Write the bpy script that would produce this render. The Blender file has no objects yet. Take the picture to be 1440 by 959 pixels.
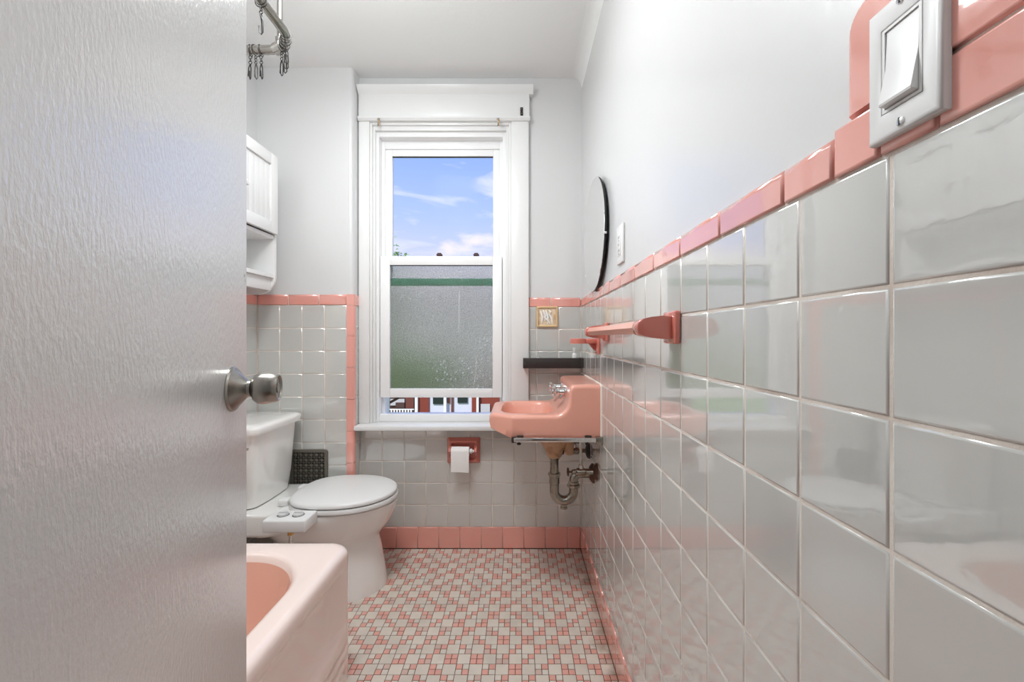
import bpy, bmesh, math, random
from mathutils import Vector, Matrix, noise as mnoise
random.seed(7)
C = bpy.context.scene
COL = C.collection
PI = math.pi

# ------------------------------------------------------------------ camera
F_PX, CX, CY, H = 574.0, 731.0, 474.5, 1.052
cam_data = bpy.data.cameras.new('camera')
cam_data.sensor_width = 36.0
cam_data.lens = F_PX / 1440 * 36
cam_data.shift_x = -(CX - 720) / 1440
cam_data.shift_y = -(479.5 - CY) / 1440
cam_data.clip_start = 0.01
cam_data.clip_end = 300
cam = bpy.data.objects.new('camera', cam_data)
COL.objects.link(cam)
cam.location = (0, 0, H)
cam.rotation_euler = (PI / 2, 0, 0)
C.camera = cam

def at(px, py, d):
    """point seen at pixel (px, py) of the photograph at depth d"""
    return Vector(((px - CX) / F_PX * d, d, H - (py - CY) / F_PX * d))

# ------------------------------------------------------------------ view
C.view_settings.view_transform = 'Standard'
C.view_settings.look = 'None'
C.view_settings.exposure = 0.0
C.view_settings.gamma = 1.0
C.view_settings.use_curve_mapping = False
C.render.film_transparent = False
try:
    C.cycles.max_bounces = 14
    C.cycles.diffuse_bounces = 6
    C.cycles.glossy_bounces = 6
    C.cycles.transmission_bounces = 10
    C.cycles.sample_clamp_indirect = 6.0
except Exception:
    pass

# ------------------------------------------------------------------ sky
SKY_STRENGTH = 1.12
world = bpy.data.worlds.new('sky')
C.world = world
world.use_nodes = True
nt = world.node_tree
nt.nodes.clear()
def WN(t, **kw):
    n = nt.nodes.new(t)
    for k, v in kw.items():
        setattr(n, k, v)
    return n
w_out = WN('ShaderNodeOutputWorld')
w_bg = WN('ShaderNodeBackground')
w_bg.inputs['Strength'].default_value = SKY_STRENGTH
w_tc = WN('ShaderNodeTexCoord')
w_sep = WN('ShaderNodeSeparateXYZ')
nt.links.new(w_tc.outputs['Generated'], w_sep.inputs[0])
w_ramp = WN('ShaderNodeValToRGB')
cr = w_ramp.color_ramp
cr.elements[0].position = 0.0; cr.elements[0].color = (0.80, 0.80, 0.98, 1)
cr.elements[1].position = 1.0; cr.elements[1].color = (0.13, 0.27, 0.80, 1)
for p, c in ((0.20, (0.60, 0.66, 1.02, 1)), (0.28, (0.44, 0.58, 1.02, 1)), (0.42, (0.29, 0.45, 0.98, 1))):
    e = cr.elements.new(p); e.color = c
nt.links.new(w_sep.outputs['Z'], w_ramp.inputs[0])
# streaky high cloud
w_map = WN('ShaderNodeMapping'); w_map.inputs['Scale'].default_value = (2.4, 2.4, 8.0)
w_map.inputs['Rotation'].default_value = (0.0, 0.32, 0.0)
nt.links.new(w_tc.outputs['Generated'], w_map.inputs[0])
w_n1 = WN('ShaderNodeTexNoise'); w_n1.inputs['Scale'].default_value = 2.6; w_n1.inputs['Detail'].default_value = 7
w_n1.inputs['Distortion'].default_value = 0.6
nt.links.new(w_map.outputs[0], w_n1.inputs['Vector'])
w_r1 = WN('ShaderNodeMapRange'); w_r1.inputs['From Min'].default_value = 0.50; w_r1.inputs['From Max'].default_value = 0.78
nt.links.new(w_n1.outputs['Fac'], w_r1.inputs['Value'])
w_mix1 = WN('ShaderNodeMixRGB'); w_mix1.inputs['Color2'].default_value = (0.93, 0.93, 1.05, 1)
nt.links.new(w_r1.outputs[0], w_mix1.inputs['Fac']); nt.links.new(w_ramp.outputs[0], w_mix1.inputs['Color1'])
# low cumulus
w_map2 = WN('ShaderNodeMapping'); w_map2.inputs['Scale'].default_value = (6.0, 6.0, 11.0)
w_map2.inputs['Location'].default_value = (1.7, 0.2, 0.45)
nt.links.new(w_tc.outputs['Generated'], w_map2.inputs[0])
w_n2 = WN('ShaderNodeTexNoise'); w_n2.inputs['Scale'].default_value = 1.3; w_n2.inputs['Detail'].default_value = 9
nt.links.new(w_map2.outputs[0], w_n2.inputs['Vector'])
w_band = WN('ShaderNodeValToRGB')
b = w_band.color_ramp
b.elements[0].position = 0.0; b.elements[0].color = (0.62, 0.62, 0.62, 1)
b.elements[1].position = 0.40; b.elements[1].color = (0.0, 0.0, 0.0, 1)
e = b.elements.new(0.24); e.color = (0.56, 0.56, 0.56, 1)
e = b.elements.new(0.30); e.color = (0.30, 0.30, 0.30, 1)
nt.links.new(w_sep.outputs['Z'], w_band.inputs[0])
w_add = WN('ShaderNodeMath', operation='ADD')
nt.links.new(w_n2.outputs['Fac'], w_add.inputs[0]); nt.links.new(w_band.outputs[0], w_add.inputs[1])
w_r2 = WN('ShaderNodeMapRange'); w_r2.inputs['From Min'].default_value = 1.05; w_r2.inputs['From Max'].default_value = 1.20
nt.links.new(w_add.outputs[0], w_r2.inputs['Value'])
w_mix2 = WN('ShaderNodeMixRGB'); w_mix2.inputs['Color2'].default_value = (0.95, 0.88, 0.92, 1)
nt.links.new(w_r2.outputs[0], w_mix2.inputs['Fac']); nt.links.new(w_mix1.outputs[0], w_mix2.inputs['Color1'])
nt.links.new(w_mix2.outputs[0], w_bg.inputs['Color'])
nt.links.new(w_bg.outputs[0], w_out.inputs['Surface'])

# ------------------------------------------------------------------ sun and added fill lamps
sun = bpy.data.lights.new('sun', 'SUN')
sun.energy = 4.2; sun.angle = math.radians(1.0); sun.color = (1.0, 0.96, 0.9)
so = bpy.data.objects.new('sun', sun); COL.objects.link(so)
so.rotation_euler = Vector((0.35, 0.62, -0.70)).to_track_quat('-Z', 'Y').to_euler()
BATH_FILL = 13.5            # added bathroom fill, to all sides of an unseen globe
BATH_FILL_DOWN = 13.5       # added fill straight down from the same unseen globe
HALL_FILL = 2.6  # added hall lamp, fill through the doorway from behind the camera
HALL_FILL_DOWN = 3.0  # downward part of the added hall fill
BATH_FILL_POS = (-0.50, 1.0)
HALL_FILL_POS = (-0.2, -0.95)

# ------------------------------------------------------------------ helpers
ORG = {}                                                     # world origin of every parent
def origin(o):
    return ORG.get(o.name, Vector((0, 0, 0))) if o else Vector((0, 0, 0))

def finish(bm, smooth, angle):
    bmesh.ops.recalc_face_normals(bm, faces=bm.faces[:])
    if smooth:
        for f in bm.faces: f.smooth = True
        for ed in bm.edges:
            if len(ed.link_faces) == 2 and ed.calc_face_angle(0) > angle: ed.smooth = False

def obj(name, bm, m, parent=None, smooth=True, angle=0.6, keep_normals=False):
    off = origin(parent)
    if off.length > 0: bmesh.ops.translate(bm, verts=bm.verts[:], vec=-off)
    if not keep_normals: finish(bm, smooth, angle)
    me = bpy.data.meshes.new(name)
    bm.to_mesh(me); bm.free()
    for mm in (m if isinstance(m, (list, tuple)) else [m]): me.materials.append(mm)
    o = bpy.data.objects.new(name, me)
    COL.objects.link(o)
    if parent: o.parent = parent
    ORG[o.name] = off
    return o

def tag(o, label=None, cat=None, group=None, kind=None):
    if label: o['label'] = label
    if cat: o['category'] = cat
    if group: o['group'] = group
    if kind: o['kind'] = kind
    return o

def thing(name, label, cat, loc, group=None):
    o = bpy.data.objects.new(name, None); o.empty_display_size = 0.05
    COL.objects.link(o); o.location = loc
    ORG[o.name] = Vector(loc)
    return tag(o, label, cat, group)

def structure(name, label=None, bm=None, m=None, loc=(0, 0, 0)):
    if bm is None:
        o = bpy.data.objects.new(name, None); COL.objects.link(o); o.location = loc; ORG[o.name] = Vector(loc)
    else:
        o = obj(name, bm, m)
    o['kind'] = 'structure'
    if label: o['label'] = label
    return o

def copy_tree(o, parent=None):
    c = o.copy(); COL.objects.link(c)
    if parent: c.parent = parent
    for ch in list(o.children): copy_tree(ch, c)
    return c

def NB(): return bmesh.new()

def box(bm, x0, x1, y0, y1, z0, z1, bev=0.0, seg=2, mi=0):
    b2 = bmesh.new() if bev > 0 else bm
    vs = [b2.verts.new((x, y, z)) for x in (x0, x1) for y in (y0, y1) for z in (z0, z1)]
    fs = [(0, 1, 3, 2), (4, 6, 7, 5), (0, 4, 5, 1), (2, 3, 7, 6), (0, 2, 6, 4), (1, 5, 7, 3)]
    nf = [b2.faces.new([vs[i] for i in f]) for f in fs]
    if bev > 0:
        bmesh.ops.bevel(b2, geom=b2.edges[:], offset=bev, segments=seg, affect='EDGES', profile=0.5)
        join(bm, b2, mi)
    else:
        for f in nf: f.material_index = mi
    return bm

def join(bm, b2, mi=0):
    vm = {}
    for v in b2.verts: vm[v] = bm.verts.new(v.co)
    for f in b2.faces:
        nf = bm.faces.new([vm[v] for v in f.verts]); nf.material_index = mi
    b2.free()

def ring_faces(bm, a, b, mi=0):
    n = len(a)
    for i in range(n):
        j = (i + 1) % n
        f = bm.faces.new((a[i], a[j], b[j], b[i])); f.material_index = mi

def loft(bm, rings, cap0=True, cap1=True, mi=0):
    vr = [[bm.verts.new(p) for p in r] for r in rings]
    for a, b_ in zip(vr, vr[1:]): ring_faces(bm, a, b_, mi)
    if cap0: bm.faces.new(vr[0]).material_index = mi
    if cap1: bm.faces.new(list(reversed(vr[-1]))).material_index = mi
    return bm

def frame_for(ax):
    ax = Vector(ax).normalized()
    up = Vector((0, 0, 1)) if abs(ax.z) < 0.9 else Vector((1, 0, 0))
    u = ax.cross(up).normalized(); v = ax.cross(u).normalized()
    return ax, u, v

def lathe(bm, base, axis, prof, seg=24, mi=0, cap0=True, cap1=True):
    ax, u, v = frame_for(axis); base = Vector(base)
    rings = []
    for r, h in prof:
        rings.append([base + ax * h + (u * math.cos(2 * PI * k / seg) + v * math.sin(2 * PI * k / seg)) * max(r, 1e-5) for k in range(seg)])
    return loft(bm, rings, cap0, cap1, mi)

def tube(bm, pts, r, seg=12, mi=0, caps=True):
    pts = [Vector(p) for p in pts]
    n = len(pts)
    rr = r if isinstance(r, (list, tuple)) else [r] * n
    t0 = (pts[1] - pts[0]).normalized()
    _, u, _ = frame_for(t0)
    rings = []
    for i, p in enumerate(pts):
        if i == 0: t = (pts[1] - pts[0])
        elif i == n - 1: t = (pts[-1] - pts[-2])
        else: t = (pts[i + 1] - pts[i - 1])
        t.normalize()
        u = (u - t * u.dot(t)).normalized(); v = t.cross(u)
        rings.append([p + (u * math.cos(2 * PI * k / seg) + v * math.sin(2 * PI * k / seg)) * rr[i] for k in range(seg)])
    return loft(bm, rings, caps, caps, mi)

def torus(bm, c, axis, R, r, seg=20, sub=8, mi=0):
    ax, u, v = frame_for(axis); c = Vector(c)
    rings = []
    for k in range(seg):
        a = 2 * PI * k / seg; d = u * math.cos(a) + v * math.sin(a)
        rings.append([bm.verts.new(c + d * (R + r * math.cos(2 * PI * s / sub)) + ax * r * math.sin(2 * PI * s / sub)) for s in range(sub)])
    for k in range(seg): ring_faces(bm, rings[k], rings[(k + 1) % seg], mi)
    return bm

def prism(bm, poly, axis, a, b_, bev=0.0, seg=2, mi=0):
    """poly: 2-d outline in the two other axes, extruded along axis from a to b_"""
    b2 = bmesh.new()
    def P(p, h):
        if axis == 'x': return (h, p[0], p[1])
        if axis == 'y': return (p[0], h, p[1])
        return (p[0], p[1], h)
    v0 = [b2.verts.new(P(p, a)) for p in poly]; v1 = [b2.verts.new(P(p, b_)) for p in poly]
    ring_faces(b2, v0, v1); b2.faces.new(v0); b2.faces.new(list(reversed(v1)))
    if bev > 0:
        ed = [e for e in b2.edges if (e.verts[0] in v0) == (e.verts[1] in v0)]
        bmesh.ops.bevel(b2, geom=ed, offset=bev, segments=seg, affect='EDGES', profile=0.5)
    join(bm, b2, mi)
    return bm

def arc(cx, cy, r, a0, a1, n=8):
    return [(cx + r * math.cos(a0 + (a1 - a0) * k / n), cy + r * math.sin(a0 + (a1 - a0) * k / n)) for k in range(n + 1)]

# ------------------------------------------------------------------ materials
def srgb(r, g, b_):
    def f(c):
        c /= 255.0
        return c / 12.92 if c <= 0.04045 else ((c + 0.055) / 1.055) ** 2.4
    return (f(r), f(g), f(b_), 1)

def mat(name, col, rough=0.4, metal=0.0, spec=0.5, coat=0.0, coat_rough=0.03, ior=1.5,
        bump=None, var=None, rnd=0.0, stretch=(1, 1, 1), coat_ior=1.55):
    """bump=(scale, distance); var=(scale, colour, low, high) blotches; rnd = brightness change from object to object"""
    m = bpy.data.materials.new(name); m.use_nodes = True
    n = m.node_tree; p = n.nodes['Principled BSDF']
    p.inputs['Base Color'].default_value = col
    p.inputs['Roughness'].default_value = rough
    p.inputs['Metallic'].default_value = metal
    p.inputs['IOR'].default_value = ior
    p.inputs['Specular IOR Level'].default_value = spec
    p.inputs['Coat Weight'].default_value = coat
    p.inputs['Coat Roughness'].default_value = coat_rough
    p.inputs['Coat IOR'].default_value = coat_ior
    geo = n.nodes.new('ShaderNodeNewGeometry')
    mp = n.nodes.new('ShaderNodeMapping'); mp.inputs['Scale'].default_value = stretch
    n.links.new(geo.outputs['Position'], mp.inputs[0])
    last = None
    if var:
        sc, c2, lo, hi = var
        t = n.nodes.new('ShaderNodeTexNoise'); t.inputs['Scale'].default_value = sc; t.inputs['Detail'].default_value = 6
        n.links.new(mp.outputs[0], t.inputs['Vector'])
        r = n.nodes.new('ShaderNodeMapRange'); r.inputs['From Min'].default_value = lo; r.inputs['From Max'].default_value = hi
        n.links.new(t.outputs['Fac'], r.inputs['Value'])
        mx = n.nodes.new('ShaderNodeMixRGB'); mx.inputs['Color1'].default_value = col; mx.inputs['Color2'].default_value = c2
        n.links.new(r.outputs[0], mx.inputs['Fac'])
        last = mx.outputs[0]
    if rnd > 0:
        oi = n.nodes.new('ShaderNodeObjectInfo')
        r = n.nodes.new('ShaderNodeMapRange'); r.inputs['To Min'].default_value = 1 - rnd; r.inputs['To Max'].default_value = 1 + rnd
        n.links.new(oi.outputs['Random'], r.inputs['Value'])
        hs = n.nodes.new('ShaderNodeHueSaturation')
        if last: n.links.new(last, hs.inputs['Color'])
        else: hs.inputs['Color'].default_value = col
        n.links.new(r.outputs[0], hs.inputs['Value'])
        last = hs.outputs[0]
    if last: n.links.new(last, p.inputs['Base Color'])
    if bump:
        t = n.nodes.new('ShaderNodeTexNoise'); t.inputs['Scale'].default_value = bump[0]; t.inputs['Detail'].default_value = bump[2] if len(bump) > 2 else 3
        n.links.new(mp.outputs[0], t.inputs['Vector'])
        bp = n.nodes.new('ShaderNodeBump'); bp.inputs['Distance'].default_value = bump[1]; bp.inputs['Strength'].default_value = 1.0
        n.links.new(t.outputs['Fac'], bp.inputs['Height'])
        n.links.new(bp.outputs[0], p.inputs['Normal'])
        if coat > 0: n.links.new(bp.outputs[0], p.inputs['Coat Normal'])
    return m

M = {}
M['paint'] = mat('white_wall_paint', srgb(213, 213, 213), 0.4, bump=(30, 0.0006), coat=0.7, coat_rough=0.2, coat_ior=1.8)
M['ceiling'] = mat('white_ceiling_paint', srgb(236, 236, 235), 0.6, bump=(28, 0.001))
M['trim'] = mat('white_gloss_trim', srgb(230, 230, 229), 0.3, bump=(60, 0.0005))
M['door'] = mat('white_door_paint', srgb(226, 226, 226), 0.3, bump=(260, 0.0010, 3), stretch=(1, 1, 0.4), coat=1.0, coat_rough=0.15, coat_ior=2.2)
M['vinyl'] = mat('white_vinyl', srgb(240, 240, 240), 0.35)
M['tile'] = mat('grey_glazed_tile', srgb(199, 199, 195), 0.12, coat=1.0, coat_rough=0.015, ior=1.55, coat_ior=2.3, bump=(60, 0.00009, 2), rnd=0.03)
M['pink_tile'] = mat('pink_glazed_tile', srgb(233, 160, 147), 0.12, coat=1.0, coat_rough=0.03, coat_ior=1.9, bump=(60, 0.00009, 2), rnd=0.05)
M['grout'] = mat('pale_grout', srgb(222, 212, 202), 0.85, bump=(300, 0.0005), var=(9, srgb(186, 170, 158), 0.5, 0.75))
M['pink_ceramic'] = mat('pink_ceramic', srgb(230, 164, 145), 0.35, coat=0.6, coat_rough=0.14)
M['pink_fixture'] = mat('pink_accessory_ceramic', srgb(206, 116, 101), 0.2, coat=1.0, coat_rough=0.04)
M['tub'] = mat('pale_pink_enamel', srgb(248, 229, 221), 0.16, coat=1.0, coat_rough=0.04)
M['tub_in'] = mat('pink_enamel_basin', srgb(241, 194, 175), 0.2, coat=1.0, coat_rough=0.05)
M['porcelain'] = mat('white_porcelain', srgb(240, 239, 236), 0.1, coat=1.0, coat_rough=0.02)
M['plastic'] = mat('white_plastic', srgb(228, 228, 227), 0.38)
M['chrome'] = mat('chrome', (0.72, 0.72, 0.72, 1), 0.08, metal=1.0)
M['nickel'] = mat('satin_nickel', (0.36, 0.34, 0.31, 1), 0.26, metal=1.0)
M['pipe'] = mat('worn_nickel_pipe', (0.36, 0.34, 0.29, 1), 0.2, metal=1.0, var=(22, (0.20, 0.12, 0.06, 1), 0.56, 0.76), bump=(120, 0.0006))
M['rust'] = mat('rusty_brown_iron', (0.10, 0.045, 0.028, 1), 0.6, metal=0.4, var=(40, (0.28, 0.16, 0.10, 1), 0.5, 0.8), bump=(90, 0.001))
M['dark_iron'] = mat('dark_iron', (0.035, 0.028, 0.025, 1), 0.5, metal=0.5, bump=(80, 0.001))
M['tan'] = mat('bare_tan_ceramic', srgb(196, 158, 126), 0.6, var=(30, srgb(150, 104, 74), 0.5, 0.75), bump=(90, 0.001))
M['brass'] = mat('brass', (0.72, 0.45, 0.16, 1), 0.25, metal=1.0)
M['gold'] = mat('gold_rim', srgb(230, 200, 152), 0.35, metal=0.3)
M['black_wood'] = mat('black_stained_wood', srgb(44, 38, 36), 0.5, bump=(60, 0.0006), var=(20, srgb(62, 50, 46), 0.5, 0.75), stretch=(0.2, 1, 1))
M['black_metal'] = mat('black_metal', srgb(34, 31, 28), 0.45, metal=0.3)
M['grille_frame'] = mat('grey_brown_metal', srgb(112, 107, 97), 0.5, metal=0.3)
M['hollow'] = mat('dark_duct', srgb(10, 9, 8), 0.9)
M['paper'] = mat('white_tissue', srgb(242, 240, 238), 0.9, bump=(200, 0.0006))
M['mirror'] = mat('mirror_silver', (0.90, 0.91, 0.90, 1), 0.015, metal=1.0)
M['black'] = mat('black_backing', srgb(18, 18, 18), 0.5)
M['slot'] = mat('dark_slot', srgb(60, 60, 60), 0.6)
M['floor_grout'] = mat('dark_floor_grout', srgb(96, 72, 62), 0.9, var=(40, srgb(84, 62, 52), 0.45, 0.7))
M['shadow_line'] = M['black']

def floor_mat(name, col, rnd):
    """unglazed mosaic with a brown stain that runs along the right wall"""
    m = mat(name, col, 0.42, var=(14, tuple(c * 0.86 for c in col[:3]) + (1,), 0.45, 0.8), rnd=rnd, bump=(120, 0.0003))
    n = m.node_tree; p = n.nodes['Principled BSDF']
    src = p.inputs['Base Color'].links[0].from_socket
    geo = n.nodes.new('ShaderNodeNewGeometry'); sp = n.nodes.new('ShaderNodeSeparateXYZ')
    n.links.new(geo.outputs['Position'], sp.inputs[0])
    r = n.nodes.new('ShaderNodeMapRange'); r.inputs['From Min'].default_value = 0.15; r.inputs['From Max'].default_value = 0.31
    n.links.new(sp.outputs['X'], r.inputs['Value'])
    t = n.nodes.new('ShaderNodeTexNoise'); t.inputs['Scale'].default_value = 16; t.inputs['Detail'].default_value = 8
    n.links.new(geo.outputs['Position'], t.inputs['Vector'])
    mu = n.nodes.new('ShaderNodeMath'); mu.operation = 'MULTIPLY'
    n.links.new(r.outputs[0], mu.inputs[0]); n.links.new(t.outputs['Fac'], mu.inputs[1])
    r2 = n.nodes.new('ShaderNodeMapRange'); r2.inputs['From Min'].default_value = 0.30; r2.inputs['From Max'].default_value = 0.62
    r2.inputs['To Max'].default_value = 0.75
    n.links.new(mu.outputs[0], r2.inputs['Value'])
    mx = n.nodes.new('ShaderNodeMixRGB'); mx.inputs['Color2'].default_value = srgb(120, 88, 66)
    n.links.new(r2.outputs[0], mx.inputs['Fac']); n.links.new(src, mx.inputs['Color1'])
    n.links.new(mx.outputs[0], p.inputs['Base Color'])
    return m
M['mosaic'] = floor_mat('cream_mosaic', srgb(214, 203, 191), 0.05)
M['mosaic_pink'] = floor_mat('pink_mosaic', srgb(222, 164, 151), 0.0)
M['mosaic_blush'] = floor_mat('blush_mosaic', srgb(208, 178, 167), 0.0)
M['mosaic_light'] = floor_mat('light_mosaic', srgb(216, 206, 195), 0.0)

def glass_clear():
    m = bpy.data.materials.new('clear_window_glass'); m.use_nodes = True
    n = m.node_tree; n.nodes.clear()
    o = n.nodes.new('ShaderNodeOutputMaterial'); t = n.nodes.new('ShaderNodeBsdfTransparent'); g = n.nodes.new('ShaderNodeBsdfGlossy')
    g.inputs['Roughness'].default_value = 0.01
    fr = n.nodes.new('ShaderNodeFresnel'); fr.inputs[0].default_value = 1.05
    mx = n.nodes.new('ShaderNodeMixShader')
    n.links.new(fr.outputs[0], mx.inputs[0]); n.links.new(t.outputs[0], mx.inputs[1]); n.links.new(g.outputs[0], mx.inputs[2])
    n.links.new(mx.outputs[0], o.inputs[0])
    return m
M['glass'] = glass_clear()

def glass_frost():
    m = bpy.data.materials.new('frosted_window_glass'); m.use_nodes = True
    n = m.node_tree; n.nodes.clear()
    L = n.links.new
    o = n.nodes.new('ShaderNodeOutputMaterial')
    g = n.nodes.new('ShaderNodeBsdfRefraction'); g.inputs['IOR'].default_value = 1.25; g.inputs['Roughness'].default_value = 0.30
    gl = n.nodes.new('ShaderNodeBsdfGlossy'); gl.inputs['Roughness'].default_value = 0.18
    geo0 = n.nodes.new('ShaderNodeNewGeometry')
    gt0 = n.nodes.new('ShaderNodeTexNoise'); gt0.inputs['Scale'].default_value = 170; gt0.inputs['Detail'].default_value = 4; gt0.inputs['Roughness'].default_value = 0.7
    L(geo0.outputs['Position'], gt0.inputs['Vector'])
    gr0 = n.nodes.new('ShaderNodeValToRGB')
    gr0.color_ramp.elements[0].position = 0.36; gr0.color_ramp.elements[0].color = (0.66, 0.67, 0.64, 1)
    gr0.color_ramp.elements[1].position = 0.66; gr0.color_ramp.elements[1].color = (0.97, 0.97, 0.93, 1)
    L(gt0.outputs['Fac'], gr0.inputs[0]); L(gr0.outputs[0], g.inputs['Color'])
    fr = n.nodes.new('ShaderNodeFresnel'); fr.inputs[0].default_value = 1.45
    geo = n.nodes.new('ShaderNodeNewGeometry')
    t = n.nodes.new('ShaderNodeTexNoise'); t.inputs['Scale'].default_value = 150; t.inputs['Detail'].default_value = 2
    L(geo.outputs['Position'], t.inputs['Vector'])
    bp = n.nodes.new('ShaderNodeBump'); bp.inputs['Distance'].default_value = 0.003; bp.inputs['Strength'].default_value = 1
    L(t.outputs['Fac'], bp.inputs['Height'])
    L(bp.outputs[0], g.inputs['Normal']); L(bp.outputs[0], gl.inputs['Normal'])
    mx = n.nodes.new('ShaderNodeMixShader')
    L(fr.outputs[0], mx.inputs[0]); L(g.outputs[0], mx.inputs[1]); L(gl.outputs[0], mx.inputs[2])
    # white paint specks and drips, thicker towards the lower right of the pane
    v = n.nodes.new('ShaderNodeTexVoronoi'); v.inputs['Scale'].default_value = 55
    mpv = n.nodes.new('ShaderNodeMapping'); mpv.inputs['Scale'].default_value = (1, 1, 0.75)
    L(geo.outputs['Position'], mpv.inputs[0]); L(mpv.outputs[0], v.inputs['Vector'])
    lt = n.nodes.new('ShaderNodeMath'); lt.operation = 'LESS_THAN'; lt.inputs[1].default_value = 0.22
    L(v.outputs['Distance'], lt.inputs[0])
    big = n.nodes.new('ShaderNodeTexNoise'); big.inputs['Scale'].default_value = 6
    L(geo.outputs['Position'], big.inputs['Vector'])
    sp = n.nodes.new('ShaderNodeSeparateXYZ'); L(geo.outputs['Position'], sp.inputs[0])
    xr = n.nodes.new('ShaderNodeMapRange'); xr.inputs['From Min'].default_value = -0.62; xr.inputs['From Max'].default_value = -0.14; xr.inputs['To Max'].default_value = 0.42
    L(sp.outputs['X'], xr.inputs['Value'])
    zr = n.nodes.new('ShaderNodeMapRange'); zr.inputs['From Min'].default_value = 1.15; zr.inputs['From Max'].default_value = 0.85; zr.inputs['To Max'].default_value = 0.22
    L(sp.outputs['Z'], zr.inputs['Value'])
    a1 = n.nodes.new('ShaderNodeMath'); a1.operation = 'ADD'; L(xr.outputs[0], a1.inputs[0]); L(zr.outputs[0], a1.inputs[1])
    a2 = n.nodes.new('ShaderNodeMath'); a2.operation = 'ADD'; L(a1.outputs[0], a2.inputs[0]); L(big.outputs['Fac'], a2.inputs[1])
    gt = n.nodes.new('ShaderNodeMath'); gt.operation = 'GREATER_THAN'; gt.inputs[1].default_value = 0.90; L(a2.outputs[0], gt.inputs[0])
    mu = n.nodes.new('ShaderNodeMath'); mu.operation = 'MULTIPLY'; L(lt.outputs[0], mu.inputs[0]); L(gt.outputs[0], mu.inputs[1])
    mu2 = n.nodes.new('ShaderNodeMath'); mu2.operation = 'MULTIPLY'; mu2.inputs[1].default_value = 0.95; L(mu.outputs[0], mu2.inputs[0])
    df = n.nodes.new('ShaderNodeBsdfDiffuse'); df.inputs[0].default_value = (0.85, 0.87, 0.86, 1)
    tl = n.nodes.new('ShaderNodeBsdfTranslucent'); tl.inputs[0].default_value = (0.9, 0.9, 0.9, 1)
    dm = n.nodes.new('ShaderNodeMixShader'); dm.inputs[0].default_value = 0.5; L(df.outputs[0], dm.inputs[1]); L(tl.outputs[0], dm.inputs[2])
    m2 = n.nodes.new('ShaderNodeMixShader'); L(mu2.outputs[0], m2.inputs[0]); L(mx.outputs[0], m2.inputs[1]); L(dm.outputs[0], m2.inputs[2])
    L(m2.outputs[0], o.inputs[0])
    return m
M['frost'] = glass_frost()
def lamp_glass(name, strength):
    m = bpy.data.materials.new(name); m.use_nodes = True
    p = m.node_tree.nodes['Principled BSDF']
    p.inputs['Base Color'].default_value = (0.9, 0.9, 0.88, 1)
    p.inputs['Emission Color'].default_value = (1.0, 0.96, 0.9, 1)
    p.inputs['Emission Strength'].default_value = strength
    return m
M['lamp'] = lamp_glass('fill_lamp_glass', 1.5)  # glowing diffuser of the added fill lamps

# ================================================================== STRUCTURE
XR, XL = 0.3055, -1.257             # tile faces of the right and left wall
D, D1 = 2.036, 1.955                # tile faces of the window wall and of the boxed-out chase
XC = -0.797                         # right side of the chase
ZC = 2.347                          # ceiling
YF = -0.06                          # inner face of the front wall (doorway)
PITCH = 0.1097
Z_T = 1.204                         # top of the grey tile
Z_BASE = 0.107                      # top of the pink base
PO = 0.004                          # painted plaster lies this far behind the tile faces
GO = 0.0014                         # grout lies this far behind the tile faces

def tile_mesh(name, w, h, m, t=0.006, b_=0.0028, top_round=0.0, round_side=None):
    """cushion-edged tile, centred, face at n = 0, body reaching to n = -t"""
    bm = NB()
    def rect(ins, n):
        return [Vector((-w / 2 + ins, -h / 2 + ins, n)), Vector((w / 2 - ins, -h / 2 + ins, n)), Vector((w / 2 - ins, h / 2 - ins, n)), Vector((-w / 2 + ins, h / 2 - ins, n))]
    rings = [rect(0, -t), rect(0, -b_), rect(b_ * 0.3, -b_ * 0.3), rect(b_, 0)]
    if top_round > 0:
        r = top_round
        def rr(ins, n, lift):
            q = rect(ins, n)
            for k in (2, 3): q[k].y -= lift
            return q
        rings = [rr(0, -t, 0.0), rr(0, -r, 0), rr(b_ * 0.2, -r * 0.45, r * 0.13), rr(b_ * 0.5, -r * 0.12, r * 0.5), rr(b_, 0, r)]
    vr = [[bm.verts.new(p) for p in r] for r in rings]
    for a, c in zip(vr, vr[1:]): ring_faces(bm, a, c)
    f = bm.faces.new(vr[-1])
    bmesh.ops.recalc_face_normals(bm, faces=bm.faces[:])
    for g in bm.faces: g.smooth = True
    me = bpy.data.meshes.new(name)
    bm.to_mesh(me); bm.free(); me.materials.append(m)
    # keep the glazed face flat
    for p in me.polygons:
        if abs(p.normal.z) > 0.999: p.use_smooth = False
    return me
TM = {}
def tmesh(kind, w, h, m, **kw):
    k = (kind, round(w, 4), round(h, 4), tuple(sorted(kw.items())))
    if k not in TM: TM[k] = tile_mesh(kind, w, h, m, **kw)
    return TM[k]

FR = {  # u, v, n of each wall's tile plane
    'right': (Vector((0, -1, 0)), Vector((0, 0, 1)), Vector((-1, 0, 0))),
    'left': (Vector((0, 1, 0)), Vector((0, 0, 1)), Vector((1, 0, 0))),
    'back': (Vector((1, 0, 0)), Vector((0, 0, 1)), Vector((0, -1, 0))),
    'floor': (Vector((1, 0, 0)), Vector((0, 1, 0)), Vector((0, 0, 1))),
}
def place_tile(name, me, parent, wall, c, tilt=0.0):
    o = bpy.data.objects.new(name, me); COL.objects.link(o); o.parent = parent
    u, v, n = FR[wall]
    Mx = Matrix((u, v, n)).transposed().to_4x4()
    Mx = Mx @ Matrix.Rotation(random.gauss(0, tilt), 4, 'X') @ Matrix.Rotation(random.gauss(0, tilt), 4, 'Y')
    Mx.translation = Vector(c) - origin(parent)
    o.matrix_local = Mx
    return o

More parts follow.
